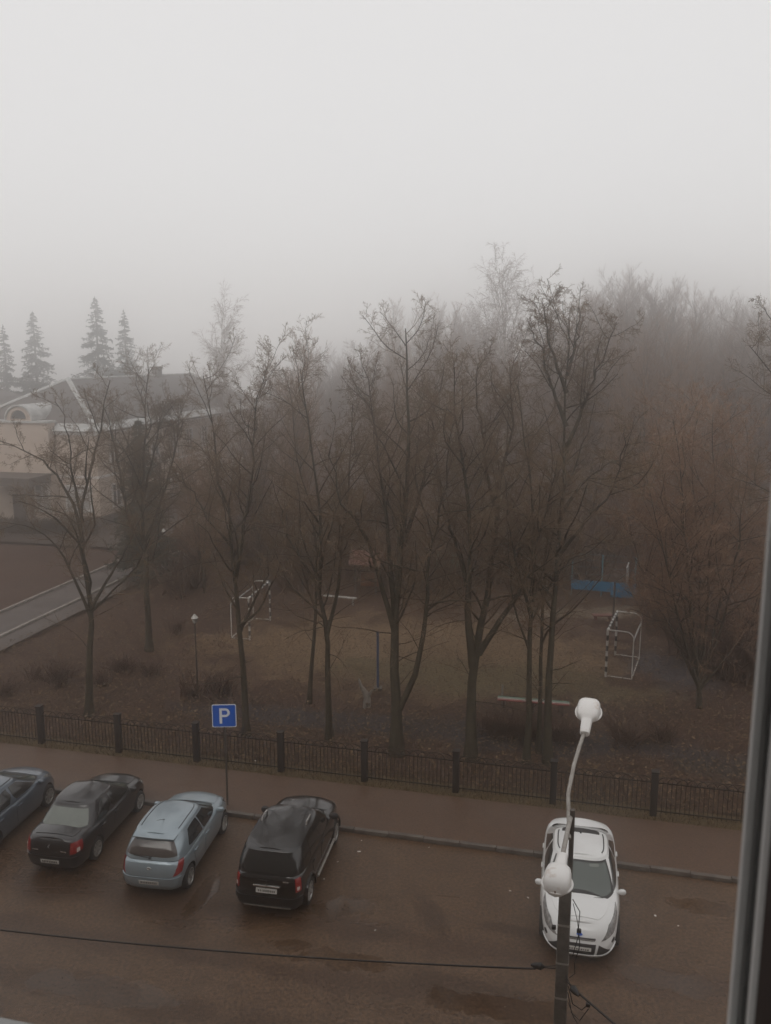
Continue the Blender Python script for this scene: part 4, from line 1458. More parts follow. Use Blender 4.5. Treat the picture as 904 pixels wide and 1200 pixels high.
HT = [
    ((104, 838), .17, 'slim bare tree by the fence, nearest to the left edge of the photo', [
        ([(104, 838), (105, 780), (107, 722), (100, 665), (97, 610), (104, 555), (118, 500), (128, 445)], 1, 1.0),
        ([(107, 724), (88, 680), (66, 640), (36, 618), (5, 612)], .45, -2.5),
        ([(98, 640), (86, 590), (60, 550), (32, 530), (-10, 512)], .5, 1.0),
        ([(106, 715), (126, 680), (150, 640), (172, 590)], .45, 2.5),
        ([(97, 612), (86, 560), (80, 510), (66, 470)], .4, -1.5)], 0.65),
    ((175, 762), .19, 'dark bare tree set back from the fence, in front of the peach building corner', [
        ([(175, 762), (173, 705), (170, 650), (166, 590), (168, 530), (171, 470), (174, 430)], 1, .5),
        ([(170, 655), (150, 605), (138, 545), (122, 470)], .5, -2),
        ([(168, 640), (190, 585), (206, 530), (214, 470)], .5, 2),
        ([(167, 590), (180, 530), (192, 470)], .4, 3)], 1.5),
    ((289, 860), .15, 'slender bare tree right behind the parking sign', [
        ([(289, 860), (286, 800), (281, 740), (276, 680), (270, 620), (256, 560), (246, 500), (243, 440)], 1, 1),
        ([(276, 680), (286, 620), (296, 550), (300, 480), (311, 432)], .6, -2),
        ([(272, 640), (246, 610), (222, 570), (205, 540)], .4, 2),
        ([(281, 742), (300, 700), (318, 660), (330, 600)], .4, 2)], 1.0),
    ((386, 865), .14, 'slender bare tree between the parking sign tree and the thick forked tree', [
        ([(386, 865), (385, 800), (383, 742), (374, 690), (376, 640), (371, 570), (362, 500), (352, 432)], 1, -1),
        ([(383, 745), (396, 690), (402, 630), (410, 560), (414, 470)], .6, 2),
        ([(374, 690), (350, 650), (332, 610), (318, 560)], .4, 1.5)], 1.0),
    ((362, 822), .10, 'thin bare sapling leaning beside the slender tree', [
        ([(362, 822), (366, 772), (370, 722), (371, 670), (366, 600), (345, 520), (338, 455)], 1, 1),
        ([(370, 715), (350, 650), (340, 590)], .5, -1.5)], 0.9),
    ((465, 880), .235, 'thick bare tree forked low into a V near the middle of the fence', [
        ([(465, 880), (465, 835), (463, 780), (463, 725), (468, 660), (475, 600), (478, 540), (477, 470), (474, 385)], 1, 1),
        ([(467, 832), (486, 792), (496, 745), (501, 690), (508, 630), (520, 560), (530, 490)], .55, -1.5),
        ([(463, 740), (448, 690), (436, 650), (418, 610), (398, 585), (386, 520)], .5, -2),
        ([(463, 720), (456, 640), (449, 570), (438, 500), (430, 430)], .5, 2.5),
        ([(472, 640), (492, 580), (506, 520), (512, 450)], .4, 3)], 1.15),
    ((552, 888), .225, 'bare tree with a strong right limb, directly right of the V forked tree', [
        ([(552, 888), (553, 830), (557, 770), (572, 692), (580, 640), (588, 570), (600, 500), (597, 430)], 1, 1),
        ([(555, 782), (549, 730), (549, 680), (550, 620), (545, 550), (537, 490), (528, 430)], .7, -1.5),
        ([(561, 766), (583, 733), (606, 697), (625, 650), (640, 600), (655, 540)], .55, -2.5),
        ([(549, 690), (535, 640), (520, 590), (510, 520)], .4, 1.5),
        ([(584, 610), (570, 550), (562, 480), (560, 425)], .4, 3)], 1.15),
    ((617, 893), .135, 'thin upright bare tree, left one of the close trio behind the lamp', [
        ([(617, 893), (620, 840), (621, 780), (622, 720), (627, 660), (622, 590), (616, 520), (606, 450)], 1, .5),
        ([(622, 720), (606, 660), (596, 610), (588, 540)], .5, -1.5)], 1.0),
    ((643, 893), .165, 'tallest dark bare tree of the fence row, its top standing clear against the fog', [
        ([(643, 893), (642, 840), (646, 760), (651, 700), (656, 640), (661, 580), (663, 520), (664, 460), (667, 372)], 1, .5),
        ([(663, 530), (682, 480), (702, 430), (724, 378)], .5, -1.5),
        ([(664, 500), (646, 450), (634, 410), (622, 384)], .5, 1),
        ([(664, 460), (648, 415), (640, 385), (636, 354)], .45, -1),
        ([(665, 440), (676, 400), (680, 360)], .4, 1.5),
        ([(659, 600), (688, 562), (722, 540), (745, 545)], .45, 1.5),
        ([(656, 650), (688, 610), (716, 575), (735, 500)], .45, -2)], 1.05),
    ((631, 880), .10, 'thin bare stem in the middle of the close trio behind the lamp', [
        ([(631, 880), (633, 820), (635, 760), (636, 700), (641, 640), (646, 560), (640, 480)], 1, 1.5),
        ([(636, 700), (660, 665), (690, 640), (720, 632)], .5, -2)], 0.9),
]
for base, r, lab, stems, dens in HT:
    hero_tree(base, stems, r, lab, dens=dens)
# tree beyond the right edge whose branches reach into the picture, and the many-stemmed bushy tree
hero_tree((985, 905), [([(985, 905), (983, 780), (978, 660), (970, 570), (960, 500), (952, 440), (948, 400)], 1, 0),
                       ([(972, 590), (945, 510), (910, 450), (880, 405)], .5, -1),
                       ([(958, 490), (930, 430), (908, 390), (897, 360)], .5, 1),
                       ([(978, 650), (940, 600), (900, 575), (860, 560)], .4, 1)], .13,
          'bare tree at the right edge, only its dark branch tips reaching in', dens=.75)
hero_tree((820, 828), [([(820, 828), (819, 800), (812, 734), (805, 656), (799, 569), (792, 491)], .9, 0),
                       ([(819, 806), (802, 745), (785, 679), (770, 613), (755, 552)], .6, -1.5),
                       ([(819, 806), (828, 734), (832, 656), (838, 569), (835, 485)], .7, 1),
                       ([(820, 806), (842, 745), (858, 679), (870, 601), (875, 535)], .6, -1.5),
                       ([(819, 804), (821, 723), (819, 645), (813, 558), (816, 469)], .6, 2.5),
                       ([(820, 808), (858, 761), (887, 706), (907, 645)], .5, 1),
                       ([(819, 806), (795, 756), (770, 706), (747, 656), (735, 601)], .5, 1.5),
                       ([(819, 806), (810, 745), (795, 679), (780, 590), (775, 519)], .6, 2),
                       ([(820, 806), (835, 750), (848, 679), (858, 590), (858, 513)], .6, 2)], .12,
          'many stemmed warm brown bushy tree spreading upward at the right', group=None, dens=1.15, tw=mat('bushy_twigs', (0.25, 0.155, 0.105), 0.85, (0.30, 0.185, 0.12), 0.5, spec=0.2), up=0.5, l1=(10, .36), twr=.006)


# ---- shared crowns for the trees further back
def tree_proto(name, H, nst, spread, r, dens, tw, bark, up=0.6, droop=0.0, seed=0, l1a=42):
    """returns a list of two meshes (trunk, crown), tree of height H at the origin"""
    P_, R_ = [], []
    n = 12
    for i in range(nst):
        a = rng.uniform(0, 6.28)
        sp = spread * (0.25 if i == 0 else rng.uniform(0.5, 1.1))
        hh = H * (1.0 if i == 0 else rng.uniform(0.72, 0.97))
        t = np.linspace(0, 1, n)
        split = rng.uniform(0.03, 0.25) if nst > 1 else 0
        k = np.clip((t - split) / (1 - split), 0, 1)
        off = sp * H * (k ** 0.8)
        wob = np.cumsum(rng.normal(size=(n, 2)) * 0.012 * H, 0) * k[:, None]
        pts = np.stack([np.cos(a) * off + wob[:, 0], np.sin(a) * off + wob[:, 1], hh * t - 0.2], -1)
        P_.append(pts)
        R_.append(r * (0.8 if i == 0 else 0.55) * (1 - 0.93 * t ** 0.7) + 0.010)
    Pn, Rn = np.array(P_), np.array(R_)
    P1, R1 = grow(Pn, Rn, int(26 * dens), 0.16, 0.98, 0.34, l1a, up, 6, 0.010, 0.012, 0.14)
    P2, R2 = grow(P1, R1, 9, 0.1, 1.0, 0.50, 36, up * 0.8 - droop, 4, 0.010, 0.010, 0.10)
    P3, R3 = grow(P2, R2, 7, 0.08, 1.0, 0.62, 32, up * 0.5 - droop * 2.5, 3, 0.010, 0.010, 0.08)
    tr = np_mesh('trunk', [tubes_arrays(Pn, Rn, 7), tubes_arrays(P1, R1, 4)], bark)
    cr = np_mesh('crown', [tubes_arrays(P2, R2, 3), tubes_arrays(P3, R3, 3)], tw)
    return [tr, cr]


def make_proto(meshes, name, label, group):
    root = empty(name, (0, 0, 0), label, 'tree', group)
    for o in meshes:
        o.parent = root
    return root


protos = [tree_proto('a', 16, 5, .16, .17, 1.0, M_TWIGB, M_BARK),
          tree_proto('b', 16, 7, .20, .13, 0.9, M_TWIGB, M_BARK, up=0.7),
          tree_proto('c', 16, 4, .12, .16, 1.2, M_TWIGR, M_BARK, up=0.8),
          tree_proto('d', 16, 8, .24, .11, 0.8, M_TWIGR, M_BARK, up=0.6),
          tree_proto('e', 16, 3, .10, .18, 1.3, M_TWIGB, M_BARK, up=0.5, l1a=50)]
used = [False] * len(protos)
roots = []
for ms in protos:
    roots.append(make_proto(ms, 'bare_tree', None, None))
topx = [-50, 300, 345, 400, 440, 500, 560, 640, 700, 740, 790, 840, 904, 960]
topy = [460, 425, 406, 398, 380, 346, 376, 378, 342, 322, 342, 352, 360, 360]
q = random.Random(21)
TL = 'bare brown tree in the foggy wood behind the sports ground'
spots = []
# rows from the front of the wood to its far side
for (D0, D1, cnt, x0, x1, lo, hi) in ((60, 72, 15, 335, 960, 70, 160), (76, 92, 20, 315, 980, 30, 95), (98, 114, 26, 310, 1000, 8, 60), (118, 150, 26, 320, 1010, -8, 26)):
    for k in range(cnt):
        px = x0 + (x1 - x0) * (k + q.uniform(.1, .9)) / cnt
        spots.append((px, q.uniform(D0, D1), q.uniform(lo, hi)))
for i, (px, D, dy) in enumerate(spots):
    ty = float(np.interp(px, topx, topy)) + dy * (.5 if px > 680 and D > 70 else 1)
    p = P(px, ty, D)
    k = q.randrange(5)
    if not used[k]:
        o = roots[k]
        used[k] = True
    else:
        o = copy_tree(roots[k])
    o.location = (p.x, p.y, 0)
    s = p.z / 16.0
    o.scale = (s * q.uniform(.9, 1.15), s * q.uniform(.9, 1.15), s)
    o.rotation_euler = (0, 0, q.uniform(0, 6.28))
    tag(o, TL, 'tree', 'trees of the foggy wood')
# two more distinct leafless trees in front of the building wing
for px, ty, D, k, lab in ((345, 408, 58, 2, 'bare tree standing where the long building wing meets the wood'),
                          (232, 500, 47, 3, 'low spreading bare tree in front of the long building wing'),
                          (300, 480, 50, 1, 'bushy bare tree between the left goal and the building wing')):
    o = copy_tree(roots[k])
    p = P(px, ty, D)
    o.location = (p.x, p.y, 0)
    s = p.z / 16
    o.scale = (s, s, s)
    o.rotation_euler = (0, 0, px)
    tag(o, lab, 'tree')
    if 'group' in o:
        del o['group']

# birches
def birch(px, ty, D, label, dens=1.0):
    p = P(px, ty, D)
    ms = tree_proto('birch', p.z, 2, .05, .16, dens * 1.5, M_TWIGB, M_BIRCH, up=0.45, droop=0.42, l1a=38)
    root = empty('birch_tree', (p.x, p.y, 0), label, 'tree')
    for o in ms:
        o.parent = root


birch(266, 358, 80, 'pale weeping birch rising over the right end of the peach building roof')
birch(594, 312, 70, 'tall pale birch overtopping the wood in the middle')

# dense dark conifer beside the building corner and the spruces in the fog behind it
def conifer_meshes(H, wid, nb, needle_r, mneedle):
    n = 12
    t = np.linspace(0, 1, n)
    Pn = np.stack([np.zeros(n), np.zeros(n), H * t], -1)[None]
    Rn = (0.018 * H * (1 - 0.95 * t) + 0.01)[None]
    tt = np.sort(rng.uniform(0.06, 0.985, nb))
    az = rng.uniform(0, 6.28, nb)
    ln = wid * H * (1 - tt) ** 0.85 * rng.uniform(0.7, 1.12, nb) + 0.12
    m = 7
    u = np.linspace(0, 1, m)
    ring = np.stack([np.cos(az), np.sin(az)], -1)
    P1 = np.zeros((nb, m, 3))
    P1[:, :, :2] = ring[:, None] * (ln[:, None] * u)[..., None]
    P1[:, :, 2] = H * tt[:, None] + ln[:, None] * (0.10 * u - 0.55 * u ** 2 + 0.30 * u ** 3)
    P1 += rng.normal(size=P1.shape) * 0.03
    R1 = np.maximum(0.012 * ln[:, None] * (1 - 0.8 * u), 0.006)
    P2, R2 = grow(P1, R1, 13, 0.12, 1.0, 0.36, 52, -0.25, 4, 0.02, needle_r, 0.12, lpow=0.5, flat=0.8)
    P3, R3 = grow(P2, R2, 5, 0.05, 1.0, 0.42, 45, -0.35, 3, 0.03, needle_r, 0.15)
    tr = np_mesh('trunk', [tubes_arrays(Pn, Rn, 8), tubes_arrays(P1, R1, 4)], M_BARK)
    cr = np_mesh('crown', [tubes_arrays(P2, R2, 3), tubes_arrays(P3, R3 * 1.3, 3)], mneedle)
    return [tr, cr]


sp_meshes = [conifer_meshes(24, .27, 260, .05, M_SPRUCE), conifer_meshes(24, .21, 230, .05, M_SPRUCE)]
sroots = []
for ms in sp_meshes:
    r_ = empty('spruce_tree', (0, 0, 0), None, None)
    for o in ms:
        o.parent = r_
    sroots.append(r_)
for i, (px, ty, D, k, lab) in enumerate(((111, 347, 118, 0, 'tallest foggy spruce behind the peach building roof, left of its slim partner'),
                                         (145, 362, 120, 1, 'slim foggy spruce nearest to the chimney behind the peach building roof'),
                                         (38, 364, 121, 0, 'broad foggy spruce above the left hip of the peach building roof'),
                                         (3, 380, 116, 1, 'foggy spruce half cut off by the left edge of the photo'))):
    o = sroots[k] if i < 2 else copy_tree(sroots[k])
    p = P(px, ty, D)
    o.location = (p.x, p.y, 0)
    s = p.z / 24
    o.scale = (s, s, s)
    o.rotation_euler = (0, 0, i * 1.7)
    tag(o, lab, 'tree', 'spruces behind the peach building')
p = P(162, 488, 50)
r_ = empty('conifer_tree', (p.x, p.y, 0), 'dense dark green conifer in front of the peach building corner', 'tree')
for o in conifer_meshes(p.z, .23, 280, .022, mat('dark_needles', (0.055, 0.062, 0.048), 0.85, (0.085, 0.088, 0.066), 1.4, spec=0.2)):
    o.parent = r_

# ------------------------------------------------------------------ shrubs
def shrub_mesh(H, n_st, dens):
    n = 6
    az = rng.uniform(0, 6.28, n_st)
    sp = rng.uniform(0.1, 0.75, n_st) * H
    t = np.linspace(0, 1, n)
    Pn = np.zeros((n_st, n, 3))
    b0 = rng.normal(size=(n_st, 2)) * 0.17 * H
    Pn[:, :, 0] = b0[:, :1] + np.cos(az)[:, None] * sp[:, None] * t ** 1.2
    Pn[:, :, 1] = b0[:, 1:] + np.sin(az)[:, None] * sp[:, None] * t ** 1.2
    Pn[:, :, 2] = H * rng.uniform(.3, 1.0, n_st)[:, None] * t ** 0.9 - 0.05
    Pn += rng.normal(size=Pn.shape) * 0.03 * H * t[None, :, None]
    Rn = np.repeat((0.014 * H ** 0.5 * (1 - .75 * t) + .003)[None], n_st, 0)
    P2, R2 = grow(Pn, Rn, int(8 * dens), 0.1, 1, 0.38, 35, .4, 4, .012, .0055, .2)
    P3, R3 = grow(P2, R2, 5, 0.1, 1, 0.5, 35, .2, 3, .012, .004, .22)
    return [tubes_arrays(Pn, Rn, 4), tubes_arrays(P2, R2, 3), tubes_arrays(P3, R3, 3)]


M_SHR = mat('shrub_twigs', (0.095, 0.062, 0.046), 0.85, (0.135, 0.086, 0.063), 0.8, spec=0.2)
sm = [np_mesh('shrub', shrub_mesh(1.0, k, d), M_SHR) for k, d in ((30, 1.3), (44, 1.0), (24, 1.5), (52, .9))]
fl = [True] * 4


def shrub(x, y, H, k, label, group, wide=1.0, cat='shrub'):
    if fl[k]:
        o = sm[k]
        fl[k] = False
    else:
        o = sm[k].copy()
        COL.objects.link(o)
    o.location = (x, y, 0.0)
    o.scale = (H * wide, H * wide, H)
    o.rotation_euler = (0, 0, x * 7 + y)
    tag(o, label, cat, group)
    if not group and 'group' in o:
        del o['group']


SL = 'small leafless dark shrub on the brown slope left of the parking sign'
for px, py, H in ((42, 797, 1.1), (71, 800, 1.3), (119, 803, 1.0), (144, 786, 1.0), (226, 816, 1.3), (260, 814, 1.2), (8, 812, .8), (205, 742, 1.2), (176, 790, .9)):
    v = G(px, py)
    shrub(v.x, v.y, H * q.uniform(.6, 1.0), q.randrange(4), SL, 'shrubs on the left slope', q.uniform(.9, 1.5))
for px, py, H, lab in ((733, 872, 1.1, 'small dark shrub behind the fence right of the upper lamp head'), (775, 866, .8, 'low withered shrub by the fence near the bushy tree')):
    v = G(px, py)
    shrub(v.x, v.y, H, 1, lab, None, 1.3)
HL = 'reddish dark bush of the low row under the long bench'
for i, (px, py) in enumerate(((575, 858), (590, 860), (606, 861), (628, 864), (652, 866), (668, 868))):
    v = G(px, py)
    shrub(v.x, v.y, q.uniform(.75, 1.05), i % 4, HL, 'bushes under the bench', q.uniform(1.0, 1.4))
# thicket at the foot of the wood and before the building wing
TH = 'tangled leafless bush at the foot of the foggy wood'
for k in range(44):
    px = 285 + 640 * (k + q.uniform(.1, .9)) / 44
    D = q.uniform(47, 58)
    v = P(px, 700, D)
    if abs(px - 705) < 50 and D < 49:
        D = 50
    shrub(v.x, D, q.uniform(2.6, 5.0), k % 4, TH, 'thicket bushes of the wood', .8, 'bush')
TH2 = 'tangled leafless bush in front of the long building wing'
for k in range(16):
    px = 125 + 190 * (k + q.uniform(.1, .9)) / 16
    D = q.uniform(44, 60)
    v = P(px, 660, D)
    if px < 195:
        continue
    shrub(v.x, D, q.uniform(1.3, 2.8), k % 4, TH2, 'bushes before the building wing', .85, 'bush')

TH3 = 'tangled leafless bush around the bushy tree right of the goal'
for k in range(16):
    px = 770 + 190 * (k + q.uniform(.1, .9)) / 16
    D = q.uniform(33, 45)
    if px < 800 and D < 40:
        D = 43
    v = P(px, 740, D)
    shrub(v.x, D, q.uniform(1.2, 3.2), k % 4, TH3, 'bushes around the bushy tree', .9, 'bush')

# low clipped hedge under the building front
M_HEDGE = mat('hedge_twigs', (0.045, 0.038, 0.03), 0.9, (0.07, 0.055, 0.045), 3.0, spec=0.2)
hb = []
for k in range(900):
    pass
nh = 2600
hx = rng.uniform(0, 22, nh)
hy = rng.uniform(-.5, .5, nh)
P0 = np.stack([hx, hy, np.full(nh, 0.0)], -1)
P1_ = P0 + np.stack([rng.normal(size=nh) * .12, rng.normal(size=nh) * .12, rng.uniform(.7, 1.15, nh)], -1)
hp = np.stack([P0, (P0 + P1_) / 2 + rng.normal(size=(nh, 3)) * .05, P1_], 1)
hr = np.full((nh, 3), .02)
hp2, hr2 = grow(hp, hr, 5, .3, 1, .4, 45, .2, 3, .02, .009, .2)
ho = np_mesh('hedge', [tubes_arrays(hp, hr, 3), tubes_arrays(hp2, hr2, 3)], M_HEDGE)
a_ = Vector((-43.5, 65.2, 0.1))
ho.location = a_
ho.rotation_euler = (0, 0, math.atan2(62.6 - 65.2, 21.0))
tag(ho, 'low dark clipped hedge along the foot of the peach building front', 'hedge')

# ------------------------------------------------------------------ the school in the fog
M_WALL = mat('peach_render', (0.48, 0.39, 0.325), 0.9, (0.40, 0.325, 0.27), 0.8)
M_ROOF = mat('roof_slate', (0.075, 0.062, 0.058), 0.75, (0.11, 0.092, 0.085), 1.2)
M_TIN = mat('pale_tin', (0.50, 0.50, 0.49), 0.45, (0.28, 0.28, 0.27), 1.6, metallic=0.1)
M_WIN = mat('dark_pane', (0.03, 0.032, 0.035), 0.1)
M_WPAINT = mat('white_joinery', (0.66, 0.64, 0.62), 0.5, (0.55, 0.53, 0.52), 3.0)
M_CURT = mat('curtained_pane', (0.40, 0.39, 0.38), 0.3, (0.28, 0.275, 0.27), 1.5)
M_DKSTONE = mat('dark_stone', (0.075, 0.06, 0.055), 0.8, (0.11, 0.09, 0.08), 2.0)


def school():
    C0 = Vector((-22.2, 65.4, 0))
    rz = math.atan2(.974, .225)
    root = empty('building', C0, 'two storey peach building with dark hip roof fading into the fog', 'building', rz=rz)
    L_, Wd, E, Rg = 35.0, 12.0, 7.6, 11.35
    wb = MB()
    wb.box((L_ / 2, Wd / 2, E / 2 - .2), (L_, Wd, E + .4 - .02))
    wb.build('wall', M_WALL, root)
    bb = MB()
    bb.box((L_ / 2, Wd / 2, .45), (L_ + .12, Wd + .12, .9))
    bb.build('plinth', M_DKSTONE, root)
    # string course and cornice
    cb = MB()
    cb.box((L_ / 2, Wd / 2, 4.0), (L_ + .16, Wd + .16, .18))
    cb.box((L_ / 2, Wd / 2, E - .2), (L_ + .5, Wd + .5, .28))
    cb.build('cornice', M_WPAINT, root)
    o = .62
    ez = E - .02
    v = [(-o, -o, ez), (L_ + o, -o, ez), (L_ + o, Wd + o, ez), (-o, Wd + o, ez), (6, 6, Rg), (L_ - 6, 6, Rg)]
    rb = MB()
    rb.add(v, [(0, 1, 5, 4), (1, 2, 5), (2, 3, 4, 5), (3, 0, 4), (3, 2, 1, 0)])
    roof = rb.build('roof', M_ROOF, root)
    def strip(a, b_, w, name='ridge_cap'):
        a, b_ = Vector(a), Vector(b_)
        MB().tube([a, b_], w, 6).build(name, M_TIN, roof)
    strip(v[0], v[4], .22)
    strip(v[3], v[4], .16)
    strip(v[4], v[5], .12)
    strip(v[1], v[5], .16)
    strip(v[2], v[5], .16)
    # broad tin eaves band on the slopes
    def band(a, b_, up, name):
        a, b_, up = Vector(a), Vector(b_), Vector(up)
        n = (b_ - a).cross(up).normalized()
        if n.z < 0:
            n = -n
        m = MB()
        q0, q1, q2, q3 = a + n * .03, b_ + n * .03, b_ + up + n * .03, a + up + n * .03
        m.add([q0, q1, q2, q3, q0 - n * .06, q1 - n * .06, q2 - n * .06, q3 - n * .06], [(0, 1, 2, 3), (7, 6, 5, 4), (0, 4, 5, 1), (1, 5, 6, 2), (2, 6, 7, 3), (3, 7, 4, 0)])
        m.build(name, M_TIN, roof)
    s = (Rg - ez) / (6 + o)
    band((-o + .9, -o - .02, ez), (L_ + o - .9, -o - .02, ez), (0, .9, .9 * s), 'eaves_band')
    band((-o - .02, -o + .9, ez), (-o - .02, 3.4, ez), (.9, 0, .9 * s), 'eaves_band')
    band((-o - .02, 8.7, ez), (-o - .02, Wd + o - .9, ez), (.9, 0, .9 * s), 'eaves_band')
    gb = MB()
    gb.tube([(-o - .08, -o - .08, ez - .02), (L_ + o + .08, -o - .08, ez - .02)], .09, 6)
    gb.build('gutter', M_DKSTONE, roof)
    for x, y, h in ((21.5, 6.0, .95),):
        ch = MB()
        ch.box((x, y, Rg + h / 2 - .5), (.9, .7, h + .6))
        ch.box((x, y, Rg + h - .16), (1.05, .85, .12))
        ch.build('chimney', M_DKSTONE, roof)
    # windows: side facade (local y = 0) and front facade (local x = 0)
    def window(x, y, z, w, h, ax):
        fb = MB()
        t, d = .1, .10
        def bx(cu, cz, du, dz, dep, dd):
            if ax == 'x':      # on the y=0 wall, u along x
                fb.box((x + cu, y - dep, z + cz), (du, dd, dz))
            else:
                fb.box((x - dep, y + cu, z + cz), (dd, du, dz))
        for sx in (-1, 1):
            bx(sx * (w / 2 - t / 2), 0, t, h, .06, .14)
        for sz in (-1, 1):
            bx(0, sz * (h / 2 - t / 2), w - 2 * t, t, .06, .14)
        bx(0, .0, .07, h - 2 * t, .05, .10)
        bx(-w / 4 - .01, h * .2, w / 2 - .13, .06, .05, .09)
        bx(w / 4 + .01, h * .2, w / 2 - .13, .06, .05, .09)
        f_ = fb.build('window', M_WPAINT, root)
        pb = MB()
        if ax == 'x':
            pb.box((x, y - .02, z), (w - .16, .03, h - .16))
        else:
            pb.box((x - .02, y, z), (.03, w - .16, h - .16))
        pb.build('pane', M_WIN if ax == 'x' else M_CURT, f_)
        sb = MB()
        if ax == 'x':
            sb.box((x, y - .12, z - h / 2 - .05), (w + .25, .28, .07))
        else:
            sb.box((x - .12, y, z - h / 2 - .05), (.28, w + .25, .07))
        sb.build('sill', M_TIN, f_)
    for k in range(10):
        for z in (2.3, 5.6):
            window(2.4 + k * 3.35, 0, z, 1.35, 1.9, 'x')
    window(0, 1.75, 2.35, 2.3, 2.0, 'y')
    window(0, 10.3, 2.35, 2.3, 2.0, 'y')
    window(-.9, 4.35, 2.5, 1.3, 2.2, 'y')
    # projecting bay on the front with parapet, arched dormer, porch
    rs = MB()
    rs.box((-.45, 6.05, 4.1), (.9, 5.1, 8.2))
    rs.build('front_bay', M_WALL, root)
    ct = MB()
    ct.box((-.5, 6.05, 8.28), (1.15, 5.35, .16))
    ct.build('parapet_coping', M_TIN, root)
    # dormer: arched front wall with a round-headed opening and a barrel tin roof
    dm = MB()
    ra = 1.1
    arc = [(6.05 + ra * math.cos(t), 8.36 + ra * .95 * math.sin(t)) for t in np.linspace(0, math.pi, 19)]
    Mx = Matrix(((0, 0, 1, 0), (1, 0, 0, 0), (0, 1, 0, 0), (0, 0, 0, 1)))
    dm.prism(arc, -.75, -.2, Mx)
    d_ = dm.build('dormer', M_WALL, root)
    wi = [(6.05 + .62 * math.cos(t), 8.5 + .62 * math.sin(t)) for t in np.linspace(0, math.pi, 15)]
    MB().prism(wi, -.80, -.74, Mx).build('dormer_window', M_WIN, d_)
    rim = [(-.79, 6.05 + .72 * math.cos(t), 8.5 + .72 * math.sin(t)) for t in np.linspace(0, math.pi, 17)]
    MB().tube(rim, .07, 6).build('dormer_surround', M_WALL, d_)
    bar = MB()
    N = 19
    ro = ra + .12
    vs = [(x, 6.05 + ro * math.cos(t), 8.38 + ro * .98 * math.sin(t)) for x in (-.9, 3.6) for t in np.linspace(0, math.pi, N)]
    ri = ra + .03
    vs += [(x, 6.05 + ri * math.cos(t), 8.38 + ri * .95 * math.sin(t)) for x in (-.9, 3.6) for t in np.linspace(0, math.pi, N)]
    fs = [(i, i + 1, N + i + 1, N + i) for i in range(N - 1)] + [(2 * N + i, 3 * N + i, 3 * N + i + 1, 2 * N + i + 1) for i in range(N - 1)] + [(i, 2 * N + i, 2 * N + i + 1, i + 1) for i in range(N - 1)]
    bar.add(vs, fs)
    bar.build('barrel_roof', M_TIN, d_, smooth=True)
    pr = MB()
    pr.box((-2.2, 6.05, 3.95), (2.9, 5.0, .5))
    pr.box((-2.2, 6.05, 4.26), (3.2, 5.3, .14))
    pr.build('porch_roof', M_DKSTONE, root)
    for y in (3.95, 8.15):
        cl = MB()
        cl.tube([(-3.2, y, 0), (-3.2, y, .25)], .40, 14)
        cl.tube([(-3.2, y, .24), (-3.2, y, 3.3)], [.30, .26], 14)
        cl.tube([(-3.2, y, 3.28), (-3.2, y, 3.5), (-3.2, y, 3.72)], [.27, .38, .42], 14)
        cl.build('column', M_DKSTONE, root, smooth=True)
    MB().box((-.93, 6.05, 1.3), (.1, 1.9, 2.6)).build('door', M_DKSTONE, root)


school()
# second wing seen behind, its ridge just showing at the left edge
def wing():
    C0 = Vector((-46.5, 86, 0))
    root = empty('building_wing', C0, 'far foggy wing whose roof ridge shows at the left edge behind the peach building', 'building', rz=R(-6))
    MB().box((0, 0, 3.7), (24, 11, 7.6)).build('wall', M_WALL, root)
    rb = MB()
    v = [(-12.5, -6, 7.5), (12.5, -6, 7.5), (12.5, 6, 7.5), (-12.5, 6, 7.5), (-7, 0, 10.6), (7, 0, 10.6)]
    rb.add(v, [(0, 1, 5, 4), (1, 2, 5), (2, 3, 4, 5), (3, 0, 4), (3, 2, 1, 0)])
    roof = rb.build('roof', M_ROOF, root)
    MB().tube([v[4], v[5]], .13, 6).build('ridge_cap', M_TIN, roof)
    MB().tube([v[5], v[1]], .13, 6).build('ridge_cap', M_TIN, roof)
    for k in range(5):
        MB().box((-9 + 4.5 * k, -5.52, 5.4), (1.4, .1, 1.8)).build('window', M_WIN, root)


wing()

# ------------------------------------------------------------------ sports ground
M_GOALW = mat('goal_paint', (0.58, 0.56, 0.53), 0.6, (0.36, 0.34, 0.31), 3.0)
M_GREYSTEEL = mat('grey_goal_steel', (0.30, 0.29, 0.28), 0.6, (0.2, 0.19, 0.18), 5.0)


